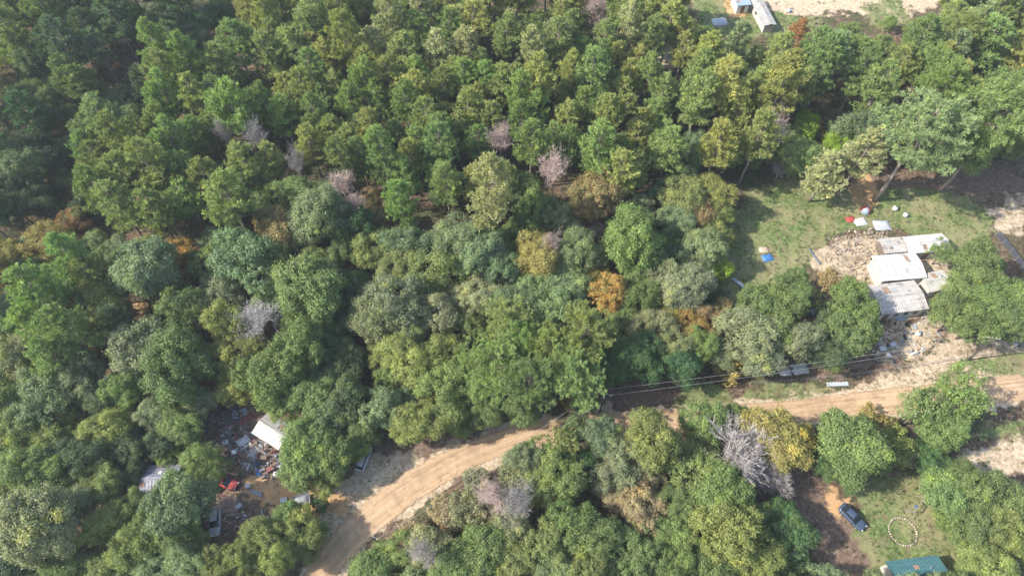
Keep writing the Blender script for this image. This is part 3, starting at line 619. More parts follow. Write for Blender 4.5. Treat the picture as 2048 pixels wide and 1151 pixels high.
# undergrowth: seedlings, briars and weeds over the forest floor, too many to count
rg = np.random.default_rng(9); PP = []; NN = []; VV = []; HS = []
n_ = 0
TA = np.array([(t[0], t[1]) for t in TREES])
while n_ < 11000:
    x, y = rg.uniform(-140, 140), rg.uniform(5, 185)
    q = proj(x, y, 0)
    if not (-60 < q[0] < 2110 and -60 < q[1] < 1230): continue
    j = (abs(np.array([x - a_ for a_, b__ in ROAD])) + abs(np.array([y - b__ for a_, b__ in ROAD]))).min()
    op = any(inside(q[0], q[1], P) for P in OPENP)
    dr_ = float(pdist(np.array([x]), np.array([y]), ROAD)[0])
    if dr_ < 4.2 or (op and rg.random() < .8): continue
    n_ += 1
    sr = rg.uniform(.25, .9) * (.55 if op else 1); k = int(12 * (sr / .5) ** 1.6) + 5
    dd = unit(rg.normal(size=(k, 3)) + np.array([0, 0, .6])); 
    PP.append(np.array([x, y, float(ter(x, y)) + sr * .35]) + dd * sr * rg.uniform(.5, 1.1, (k, 1)) * np.array([1.2, 1.2, .7])); NN.append(unit(dd + rg.normal(0, .4, (k, 3))))
    VV.append(np.clip(rg.normal(.45, .2) + rg.normal(0, .12, k), 0, 1))
P = np.concatenate(PP); N = np.concatenate(NN)
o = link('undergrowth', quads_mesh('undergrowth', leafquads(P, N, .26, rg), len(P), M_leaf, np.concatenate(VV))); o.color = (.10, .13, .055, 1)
tag(o, 'low weeds, briars and seedlings on the forest floor and verges', kind='stuff')

# the thicket of saplings and yaupon below the canopy
rg = np.random.default_rng(19); PP = []; NN = []; VV = []; n_ = 0
while n_ < 3000:
    x, y = rg.uniform(-140, 140), rg.uniform(8, 180); q = proj(x, y, 1)
    if not (-60 < q[0] < 2110 and -40 < q[1] < 1230) or any(inside(q[0], q[1], P) for P in OPENP) or float(pdist(np.array([x]), np.array([y]), ROAD)[0]) < 6.5: continue
    n_ += 1; sr = rg.uniform(.7, 1.5); k = int(38 * sr); zc_ = rg.uniform(.7, 2.6)
    dd = unit(rg.normal(size=(k, 3)) + np.array([0, 0, .5]))
    PP.append(np.array([x, y, float(ter(x, y)) + zc_]) + dd * sr * np.abs(rg.normal(.8, .3, (k, 1)))); NN.append(unit(dd + rg.normal(0, .5, (k, 3)))); VV.append(np.clip(rg.normal(.45, .2) + rg.normal(0, .13, k), 0, 1))
P = np.concatenate(PP)
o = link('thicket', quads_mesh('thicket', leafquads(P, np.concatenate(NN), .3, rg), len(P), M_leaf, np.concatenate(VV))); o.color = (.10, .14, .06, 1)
tag(o, 'dense thicket of saplings and brush below the canopy', kind='stuff')
# grass and weeds on the lawns, dry weeds on the verges: tufts nobody could count
def tufts(name, label, zones, n, col, seed, size=.17):
    rg = np.random.default_rng(seed); PP = []; NN = []; VV = []
    ar = [max(1., (max(p[0] for p in P) - min(p[0] for p in P)) * (max(p[1] for p in P) - min(p[1] for p in P))) for P in zones]; ar = np.array(ar) / sum(ar)
    for P, f in zip(zones, ar):
        m_ = int(n * f); xx = rg.uniform(min(p[0] for p in P), max(p[0] for p in P), m_ * 2); yy = rg.uniform(min(p[1] for p in P), max(p[1] for p in P), m_ * 2)
        keep = inpoly(xx, yy, P) & (fbm(xx, yy, 5, seed) > -.12) & (pdist(xx, yy, ROAD) > 2.6); xx, yy = xx[keep], yy[keep]
        for x, y in zip(xx, yy):
            k = rg.integers(5, 11); d = unit(rg.normal(size=(k, 3)) + np.array([0, 0, .5])); r_ = rg.uniform(.1, .32)
            PP.append(np.array([x, y, float(0)]) + d * r_ * [1, 1, .6]); NN.append(unit(d + rg.normal(0, .5, (k, 3)))); VV.append(np.clip(rg.normal(.5, .2) + rg.normal(0, .1, k), 0, 1))
    P = np.concatenate(PP); P[:, 2] += ter(P[:, 0], P[:, 1]) + .12
    o = link(name, quads_mesh(name, leafquads(P, np.concatenate(NN), size, rg, .45), len(P), M_leaf, np.concatenate(VV))); o.color = (*col, 1); tag(o, label, kind='stuff')
tufts('grass', 'rough grass tufts over the lawns and green verges', Z_GRASS, 9000, (.13, .19, .06), 3)
tufts('dry_weeds', 'straw-coloured dry weeds on the sandy verges', Z_SAND[:6] + Z_DIRT[6:8] + [gp("1050,872;1250,838;1440,822;1440,850;1250,860;1060,895"), gp("650,1140;780,1030;930,930;900,900;760,1000;620,1120")], 6000, (.30, .25, .15), 4)
tufts('verge_weeds', 'green weeds creeping along the road edges', [gp("1440,800;2048,745;2048,762;1440,822"), gp("640,1060;760,960;960,880;1200,838;1440,820;1440,838;1200,852;960,900;800,980"), gp("1920,830;2060,815;2060,850;1920,860")], 3000, (.10, .14, .05), 6)
# ================================================================ YARDS, HOUSES, CARS, POLES
def metal_mat(name, c1, c2, rust=(.22, .12, .07), rough=.45, amt=.5):
    m, nt, b = new_mat(name); v = coords(nt)
    mp = nt.nodes.new('ShaderNodeMapping'); mp.inputs['Scale'].default_value = (.35, 2.5, 1); nt.links.new(v, mp.inputs[0])
    n1, n2 = noise(nt, 1.2, 6, .65, mp.outputs[0]), noise(nt, .5, 6, .7, v)
    c = ramp(nt, n1, [(.35, c1), (.65, c2)])
    c = mix(nt, mth(nt, 'MULTIPLY', ramp(nt, n2, [(.52, (0, 0, 0)), (.68, (1, 1, 1))]), amt), c, rust)
    nt.links.new(c, b.inputs['Base Color']); b.inputs['Roughness'].default_value = rough; b.inputs['Metallic'].default_value = .15
    return m
M_white_roof = metal_mat('white_metal_roof', (.42, .41, .40), (.58, .57, .54), (.28, .24, .20), .55, .75)
M_cream_roof = metal_mat('cream_metal_roof', (.34, .32, .29), (.46, .44, .40), (.2, .17, .15), .6, .65)
M_tan_roof = metal_mat('weathered_roof', (.33, .30, .28), (.50, .46, .42), (.14, .12, .115), .6, .85)
M_dark_roof = metal_mat('dark_roof', (.13, .12, .14), (.28, .28, .33), (.12, .06, .045), .5, .6)
M_teal_roof = metal_mat('teal_metal_roof', (.045, .12, .125), (.07, .17, .175), (.06, .12, .12), .35, .35)
M_patch = [simple('rusty_patch', (.30, .19, .13), .8), simple('grey_patch', (.36, .36, .37), .5), simple('pale_patch', (.48, .46, .42), .6)]
M_siding = simple('pale_siding', (.5, .47, .42), .7, dirt=.5)
M_dsiding = simple('dark_siding', (.16, .12, .10), .8, dirt=.5)
M_trim = simple('white_trim', (.66, .65, .62), .6)
M_glass = new_mat('window_glass')[0]; _b = M_glass.node_tree.nodes['Principled BSDF']; _b.inputs['Base Color'].default_value = (.02, .028, .035, 1); _b.inputs['Roughness'].default_value = .08
M_wood = simple('weathered_wood', (.27, .23, .19), .85, scale=3)
M_door = simple('brown_door', (.2, .11, .07), .6)
M_rubber = simple('black_rubber', (.02, .02, .022), .8)
M_steel = simple('dull_steel', (.4, .42, .44), .4, .5)
COL = dict(red=(.38, .07, .055), darkred=(.2, .06, .05), blue=(.05, .16, .4), paleblue=(.27, .34, .4), white=(.52, .51, .49), rubbish=(.21, .17, .15), slate=(.13, .14, .16), dun=(.3, .25, .2), silver=(.42, .44, .47), navy=(.05, .075, .12), grey=(.25, .26, .28), black=(.03, .03, .035),
    teal=(.03, .3, .32), orange=(.55, .22, .05), yellow=(.6, .45, .08), brown=(.16, .10, .07), tan=(.45, .36, .26), green=(.06, .22, .08))
_mc = {}
def mcol(k, rough=.5, metal=0):
    if k not in _mc: _mc[k] = simple('paint_' + k, COL[k], rough, metal, .25, 2)
    return _mc[k]
def fit_rect(pxs, h):
    w = [at(a_, b_, h) for a_, b_ in pxs]; c = sum(w, Vector()) / 4
    u = ((w[1] - w[0]) + (w[2] - w[3])) / 2; v = ((w[3] - w[0]) + (w[2] - w[1])) / 2
    u.z = v.z = 0; L, W = u.length, v.length; ang = math.atan2(u.y, u.x)
    return c.x, c.y, L, W, ang
def house(name, label, cat, pxs, h, rise, roof_m, wall_m, axis=0, win=1, hip=False, group=None):
    x, y, L, W, ang = fit_rect(pxs, h)
    if axis: L, W, ang = W, L, ang + math.pi / 2
    z0 = float(ter(x, y)); t = empty(name, (x, y, z0), ang); tag(t, label, cat, group)
    wl, ww = L - .7, W - .7
    mb = MB(); hb = h
    gx = wl / 2; gy = ww / 2
    vs = [(-gx, -gy, -.3), (gx, -gy, -.3), (gx, gy, -.3), (-gx, gy, -.3), (-gx, -gy, hb), (gx, -gy, hb), (gx, gy, hb), (-gx, gy, hb), (-gx, 0, hb + rise * .9), (gx, 0, hb + rise * .9)]
    mb.add(vs, [(0, 1, 5, 4), (2, 3, 7, 6), (1, 2, 6, 9, 5), (3, 0, 4, 8, 7)]); mb.build('wall', wall_m, t)
    # ribbed metal roof: each slope a folded sheet with standing seams
    rb = MB(); n = max(6, int(L / .45))
    for sgn in (-1, 1):
        for i in range(n):
            a_, b_ = -L / 2 + L * i / n, -L / 2 + L * (i + 1) / n; s_ = .045
            prof = [(a_, 0), (b_ - .10, 0), (b_ - .06, s_), (b_ - .02, s_), (b_, 0)]
            v_ = []
            for px_, dz in prof:
                v_ += [(px_, 0, hb + rise + .1 + dz), (px_, sgn * W / 2, hb + .02 + dz)]
            rb.add(v_, [(2 * k, 2 * k + 1, 2 * k + 3, 2 * k + 2) if sgn > 0 else (2 * k + 2, 2 * k + 3, 2 * k + 1, 2 * k) for k in range(4)])
        rb.box((0, sgn * (W / 2 - .03), hb - .07), (L, .06, .16))
    rb.box((0, 0, hb + rise + .12), (L, .35, .06))
    for sx in (-1, 1):
        for sgn in (-1, 1):
            x_ = sx * (L / 2 - .03); rb.add([(x_ - .03, 0, hb + rise - .06), (x_ + .03, 0, hb + rise - .06), (x_ + .03, sgn * W / 2, hb - .15), (x_ - .03, sgn * W / 2, hb - .15), (x_ - .03, 0, hb + rise + .09), (x_ + .03, 0, hb + rise + .09), (x_ + .03, sgn * W / 2, hb + .01), (x_ - .03, sgn * W / 2, hb + .01)],
                [(0, 1, 2, 3), (4, 5, 6, 7), (0, 1, 5, 4), (2, 3, 7, 6), (1, 2, 6, 5), (0, 3, 7, 4)])
    roof = rb.build('roof', roof_m, t)
    rn_ = random.Random(int(L * 100)); sl = math.atan2(rise + .08, W / 2)
    for k in range(3 if L > 4 else 1):      # odd patched sheets, a vent pipe
        px_, sg = rn_.uniform(-.36, .36) * L, rn_.choice((-1, 1)); f0, f1 = .25, rn_.uniform(.5, .85); hw = rn_.uniform(.3, .6)
        zz = lambda f: hb + .02 + (rise + .08) * (1 - f) + .065
        MB().add([(px_ - hw, sg * W / 2 * f0, zz(f0)), (px_ + hw, sg * W / 2 * f0, zz(f0)), (px_ + hw, sg * W / 2 * f1, zz(f1)), (px_ - hw, sg * W / 2 * f1, zz(f1))], [(0, 1, 2, 3) if sg < 0 else (3, 2, 1, 0)]).build('roof_patch', M_patch[k % 3], roof)
    MB().tube([(L * .22, W * .12, hb + rise * .5), (L * .22, W * .12, hb + rise + .45)], .09, 8).build('vent_pipe', M_steel, roof)
    for k in range(win):
        xx = (-.5 + (k + .5) / win) * wl * .9
        for sy in (-1, 1):
            if k == 0 and sy < 0:
                MB().box((xx, sy * (gy + .03), 1.0), (.95, .07, 2.05)).build('door', M_door, t); continue
            wf = MB().box((xx, sy * (gy + .025), 1.55), (1.15, .06, 1.05)).build('window', M_trim, t)
            MB().box((xx, sy * (gy + .045), 1.55), (.95, .05, .85)).build('pane', M_glass, wf)
    return t
# right yard: a cluster of pale metal roofs
house('house', 'house with weathered tan metal roof, dark stains, facing the dark dirt yard', 'house', [(1751, 630), (1850, 616), (1834, 562), (1748, 570)], 3.0, .55, M_tan_roof, M_siding, 0, 4)
house('house_annex', 'wide white-roofed annex behind the weathered tan roof', 'building', [(1752, 562), (1843, 552), (1840, 508), (1757, 511)], 3.3, .4, M_white_roof, M_siding, 0, 2)
house('house_annex', 'small cream-roofed annex at the right side of the tan-roofed house', 'building', [(1853, 586), (1902, 573), (1888, 541), (1846, 547)], 2.8, .4, M_cream_roof, M_siding, 0, 1)
house('carport', 'bright white angled metal carport roof partly under the oak', 'carport', [(1812, 506), (1897, 500), (1888, 466), (1812, 474)], 2.9, .6, M_white_roof, M_siding, 0, 1)
house('shed', 'narrow open brown-grey shed roof left of the white carport', 'shed', [(1764, 506), (1808, 503), (1806, 474), (1762, 478)], 2.3, .25, M_tan_roof, M_dsiding, 0, 1)
# left yard
house('cabin', 'dark-roofed cabin with rusty grey metal sheets under the trees', 'cabin', [(256, 1000), (350, 975), (366, 937), (275, 921)], 3.0, .7, M_dark_roof, M_dsiding, 0, 3)
house('barn', 'barn with a cream metal roof at the edge of the junk field', 'barn', [(498, 860), (560, 903), (588, 853), (541, 828)], 3.2, .55, M_cream_roof, M_siding, 0, 3)
house('lean_to', 'small grey lean-to roof right of the dark-roofed cabin', 'shed', [(372, 975), (402, 985), (408, 962), (380, 955)], 2.1, .15, M_dark_roof, M_dsiding, 0, 1)
# lower right, and the top yard
house('garage', 'garage with a teal green metal roof cut by the bottom edge', 'garage', [(1776, 1185), (1898, 1172), (1876, 1110), (1790, 1122)], 3.0, .8, M_teal_roof, M_siding, 0, 3)
house('long_shed', 'long narrow pale grey shed roof in the top yard', 'shed', [(1528, 52), (1553, 50), (1520, -12), (1496, -10)], 2.4, .2, M_cream_roof, M_siding, 1, 1)
house('camper', 'pale blue-white camper roof at the top edge of the frame', 'camper', [(1470, 12), (1500, 10), (1494, -14), (1468, -12)], 2.6, .1, mcol('paleblue', .4), M_trim, 0, 1)

def loft(mb, st, close=True):
    """st: list of rings with equal vertex counts"""
    n = len(st[0]); vs = [p for r in st for p in r]; fs = []
    for i in range(len(st) - 1):
        for k in range(n): fs.append((i * n + k, i * n + (k + 1) % n, (i + 1) * n + (k + 1) % n, (i + 1) * n + k))
    fs += [tuple(range(n))[::-1], tuple(range((len(st) - 1) * n, len(st) * n))]
    return mb.add(vs, fs)
def car(label, px, py, deg, paint, kind='sedan'):
    p = at(px, py, .6); t = empty('parked_car', (p.x, p.y, float(ter(p.x, p.y))), R_(deg)); tag(t, label, 'car', 'cars parked in the yards')
    mp = mcol(paint, .25)
    X_ = [-2.25, -2.15, -1.9, -1.3, -.6, .2, .9, 1.5, 1.95, 2.15, 2.25]; HW = [.62, .78, .86, .9, .91, .91, .9, .88, .82, .72, .55]
    ZT = [.78, .92, .98, 1.0, .98, .96, .92, .86, .78, .70, .6]; ZB = [.42, .32, .26, .22, .2, .2, .2, .22, .26, .32, .4]
    mb = MB(); rings = []
    for x_, w_, zt, zb in zip(X_, HW, ZT, ZB):
        rings.append([Vector((x_, w_ * a_, zb + (zt - zb) * c_)) for a_, c_ in ((-.85, 0), (.85, 0), (1, .25), (1, .7), (.9, .93), (.5, 1), (-.5, 1), (-.9, .93), (-1, .7), (-1, .25))])
    loft(mb, rings); body = mb.build('body', mp, t, True)
    cx = [-1.85, -1.25, -.9, .15, .35, 1.0] if kind == 'sedan' else [-2.05, -1.8, -1.3, .1, .3, .95]
    ch = [.97, 1.34, 1.42, 1.42, 1.36, .93]; cw = [.72, .62, .60, .60, .62, .74]
    mb = MB(); loft(mb, [[Vector((x_, s_ * (w_ + (.08 if zz == .9 else 0)), zz if zz == .9 else h_)) for s_, zz in ((-1, .9), (1, .9), (1, 1), (-1, 1))] for x_, h_, w_ in zip(cx, ch, cw)])
    mb.build('windows', M_glass, t)
    mb = MB(); n = 5
    rr = [[Vector((x_, s_ * .57, 1.425 + dz)) for s_, dz in ((-1, -.02), (1, -.02), (.85, .05), (-.85, .05))] for x_ in (cx[1] + .12, cx[1] + .3, cx[3] - .1, cx[3] + .02)]
    loft(mb, rr); mb.build('roof', mp, t, True)
    for sx, sy in ((-1.35, 1), (-1.35, -1), (1.38, 1), (1.38, -1)):
        w = MB().tube([(sx, sy * .70, .33), (sx, sy * .76, .33), (sx, sy * .9, .33), (sx, sy * .93, .33)], [.3, .33, .33, .28], 16).build('wheel', M_rubber, t)
        MB().tube([(sx, sy * .925, .33), (sx, sy * .945, .33)], [.2, .16], 12).build('rim', M_steel, w)
    for sy in (-1, 1):
        MB().box((2.18, sy * .52, .66), (.12, .26, .12)).build('headlight', M_trim, t)
        MB().box((-2.2, sy * .58, .8), (.1, .22, .13)).build('tail_light', mcol('red'), t)
        MB().box((.55, sy * .95, .95), (.14, .16, .1)).build('mirror', mp, t)
    return t
car('red car under the round green tree in the left yard', 450, 962, -20, 'red')
car('dark blue car with pale windscreen glare on the lower right drive', 1705, 1033, -52, 'navy')
car('pale silver car in the brown shade at the bottom of the left yard', 430, 1042, -78, 'silver', 'wagon')
car('dusty silver-white car half under the trees beside the sandy turnout', 727, 915, 75, 'silver', 'wagon')

# utility poles and wires
def pole(label, px, py, h, base=None, arm=2.2, az=0.):
    p = at(px, py, h); t = empty('utility_pole', (p.x, p.y, float(ter(p.x, p.y))), az); tag(t, label, 'utility pole', 'utility poles along the road')
    MB().tube([(0, 0, -.3), (0, 0, h * .5), (0, 0, h)], [.17, .14, .11], 10).build('post', M_bark2, t)
    MB().box((.16, 0, h - .35), (.1, arm, .12)).build('crossarm', M_wood, t)
    tips = []
    for k in (-.48, -.16, .48):
        MB().tube([(.16, k * arm, h - .29), (.16, k * arm, h - .2), (.16, k * arm, h - .08)], [.04, .07, .03], 8).build('insulator', M_trim, t)
        tips.append(Vector((p.x + math.cos(az) * .16 - math.sin(az) * k * arm, p.y + math.sin(az) * .16 + math.cos(az) * k * arm, float(ter(p.x, p.y)) + h - .08)))
    MB().tube([(-.2, .0, h - 1.5), (-.2, 0, h - 1.45), (-.2, 0, h - .75), (-.2, 0, h - .7)], [.1, .17, .17, .1], 12).build('transformer', M_steel, t) if arm > 2 else None
    return tips
M_bark2 = bark_mat('pole_wood', (.035, .028, .025), (.10, .08, .065))
t1 = pole('crossarm utility pole standing in the shaded brown clearing above the road', 1210, 786, 8.2, arm=2.4, az=R_(70))
t2 = pole('short dark utility pole beside the road bend near the bottom', 746, 1074, 8.0, arm=1.2, az=R_(60))
t3 = pole('far utility pole near the fence of the right yard', 1990, 676, 8.4, arm=2.0, az=R_(80))
M_wire = simple('wire_metal', (.42, .4, .38), .5, dirt=.1)
def wire(a_, b_, sag, label):
    pts = [a_.lerp(b_, k / 16) - Vector((0, 0, sag * 4 * (k / 16) * (1 - k / 16))) for k in range(17)]
    tag(MB().tube(pts, .014, 4).build('power_line', M_wire), label, 'power line', 'power lines between the poles')
for k, w in enumerate(('upper', 'middle', 'lower')):
    if k != 1: wire(t1[k], t3[k], .9, w + ' long wire from the crossarm pole towards the right yard')
wire(t1[0], t2[0], 1.0, 'outer wire running down-left from the crossarm pole over the treetops')
wire(t1[2], t2[2], 1.15, 'inner wire running down-left from the crossarm pole over the treetops')

# fences
def fence(label, pxs, h=1.2, posts=2.6, wiremesh=True, board=False):
    P = [at(a_, b_, 0) for a_, b_ in pxs]; t = empty('fence', P[0]); tag(t, label, 'fence')
    o_ = P[0]; mbp = []; rails = MB()
    for A_, B_ in zip(P, P[1:]):
        n = max(1, int((B_ - A_).length / posts)); prev = None
        for k in range(n + 1):
            q = A_.lerp(B_, k / n); q.z = float(ter(q.x, q.y)); l = q - o_
            if k < n or B_ is P[-1]: MB().tube([(l.x, l.y, l.z - .2), (l.x, l.y, l.z + h + .1)], .05, 6).build('post', M_wood, t)
            if prev is not None:
                d = (l - prev); a_ = math.atan2(d.y, d.x); mid = (l + prev) / 2; Ln = math.hypot(d.x, d.y)
                if board:
                    for zz in (.25, .55, .85, 1.15): rails.box((mid.x, mid.y, mid.z + zz * h / 1.2), (Ln, .05, .24), a_)
                else:
                    for zz in (.15, .45, .8, 1.15): rails.tube([prev + Vector((0, 0, zz)), l + Vector((0, 0, zz))], .012, 4, False)
            prev = l
    rails.build('boards' if board else 'wires', M_darkfence if board else M_wire, t)
M_darkfence = simple('dark_boards', (.07, .075, .095), .7)
fence('wire fence with wooden posts between the right yard and the road verge', [(1500, 768), (1600, 762), (1700, 752), (1835, 732), (1950, 712), (2048, 700), (2120, 690)])
fence('dark blue-grey board fence slanting down at the right edge', [(1990, 470), (2018, 505), (2052, 552)], 1.5, 1.8, board=True)

# things lying about in the yards
def obj_tarp(w, l, h, rg_, m):
    n = 9; mb = MB(); vs = []
    for i in range(n):
        for j in range(n):
            u, v_ = i / (n - 1) - .5, j / (n - 1) - .5; e_ = 1 - max(abs(u), abs(v_)) * 2
            vs.append((u * w * rg_.uniform(.96, 1.04), v_ * l * rg_.uniform(.96, 1.04), .03 + h * min(1, e_ * 2.2) + rg_.uniform(0, .07)))
    return mb.add(vs, [(i * n + j, (i + 1) * n + j, (i + 1) * n + j + 1, i * n + j + 1) for i in range(n - 1) for j in range(n - 1)])
def put(kind, label, px, py, deg, col, size=1., h=0., cat=None, group=None):
    rn = random.Random(int(px * 7 + py)); p = at(px, py, .3); z0 = float(ter(p.x, p.y)) + h; m = mcol(col); s = size
    t = empty(kind, (p.x, p.y, z0), R_(deg)); tag(t, label, cat or kind.replace('_', ' '), group)
    if kind == 'tarp': obj_tarp(2.4 * s, 1.8 * s, .35 * s, rn, m).build('sheet', m, t, True); [MB().box((x_ * s, y_ * s, .05), (.3, .2, .12)).build('brick', mcol('brown'), t) for x_, y_ in ((-1.1, -.8), (1.1, .8))]
    elif kind == 'barrel':
        MB().tube([(0, 0, 0), (0, 0, .05), (0, 0, .3), (0, 0, .32), (0, 0, .34), (0, 0, .85), (0, 0, .9)], [.27 * s, .3 * s, .3 * s, .32 * s, .3 * s, .3 * s, .28 * s], 14).build('drum', m, t)
        MB().tube([(0, 0, .9), (0, 0, .93)], [.25 * s, .25 * s], 14).build('lid', mcol('black'), t)
    elif kind == 'tank':
        MB().tube([(0, 0, 0), (0, 0, .1), (0, 0, .8 * s), (0, 0, 1.05 * s), (0, 0, 1.15 * s)], [.55 * s, .65 * s, .65 * s, .4 * s, .15 * s], 18).build('shell', m, t, True)
        MB().tube([(0, 0, 1.1 * s), (0, 0, 1.22 * s)], .16 * s, 10).build('lid', mcol('black'), t)
    elif kind == 'board_stack':
        for k in range(3): MB().box((rn.uniform(-.1, .1), rn.uniform(-.15, .15), .06 + k * .07), (2.6 * s, .5 * s, .06), rn.uniform(-.08, .08)).build('board', m if k % 2 == 0 else M_wood, t)
    elif kind == 'metal_sheet':
        mb = MB(); n = 14; vs = []
        for i in range(n + 1):
            for j in (0, 1): vs.append(((i / n - .5) * 2.6 * s, (j - .5) * 1.3 * s, .06 + .035 * (i % 2)))
        mb.add(vs, [(2 * i, 2 * i + 2, 2 * i + 3, 2 * i + 1) for i in range(n)]); mb.build('panel', m, t); MB().box((0, 0, .02), (2.0 * s, .09, .06)).build('batten', M_wood, t)
    elif kind == 'utility_trailer':
        MB().box((0, 0, .6), (2.6, 1.6, .08)).build('bed', m, t)
        for sy in (-1, 1):
            MB().box((0, sy * .8, .8), (2.6, .05, .36)).build('side_rail', M_steel, t)
            w = MB().tube([(0, sy * .86, .32), (0, sy * 1.02, .32)], .32, 14).build('wheel', M_rubber, t)
        MB().box((1.28, 0, .8), (.05, 1.6, .36)).build('front_rail', M_steel, t); MB().tube([(1.3, 0, .55), (2.5, 0, .5)], .05, 6).build('hitch', M_steel, t)
        obj_tarp(2.2, 1.4, .35, rn, m).build('load_cover', m, t, True).location.z = .62
    elif kind == 'crate':
        MB().box((0, 0, .25 * s), (.8 * s, .6 * s, .5 * s)).build('box', m, t); [MB().box((0, y_ * .31 * s, .4 * s), (.84 * s, .03, .08)).build('slat', M_wood, t) for y_ in (-1, 1)]
    elif kind == 'appliance':
        MB().box((0, 0, .42), (.7, .7, .84)).build('cabinet', m, t); MB().box((.36, 0, .5), (.03, .6, .6)).build('door', M_trim, t)
    elif kind == 'play_tent':
        n = 12
        for k in range(n):
            a0, a1 = 2 * math.pi * k / n, 2 * math.pi * (k + 1) / n
            if k % (n // 4) == 0: mb = MB(); cc = ('blue', 'red', 'paleblue', 'red')[k // (n // 4)]
            pr_ = [(1.0, 0), (.98, .5), (.8, .95), (.45, 1.2), (.02, 1.3)]
            vs = [(r_ * s * math.cos(a), r_ * s * math.sin(a), z_ * s) for r_, z_ in pr_ for a in (a0, a1)]
            mb.add(vs, [(2 * i, 2 * i + 1, 2 * i + 3, 2 * i + 2) for i in range(4)])
            if k % (n // 4) == n // 4 - 1: mb.build('panel', mcol(cc), t, True)
    elif kind == 'tyre':
        pts = [(.3 * math.cos(a_ * math.pi / 8) * s, .3 * math.sin(a_ * math.pi / 8) * s, .12) for a_ in range(17)]
        MB().tube(pts, .11 * s, 8, False).build('tread', M_rubber, t, True)
    elif kind == 'pipe':
        MB().tube([(-1.9 * s, 0, .15), (1.9 * s, 0, .15)], .15, 10).build('barrel_wall', m, t); MB().box((0, 0, .05), (.2, .8, .1)).build('rest', M_wood, t)
    return t
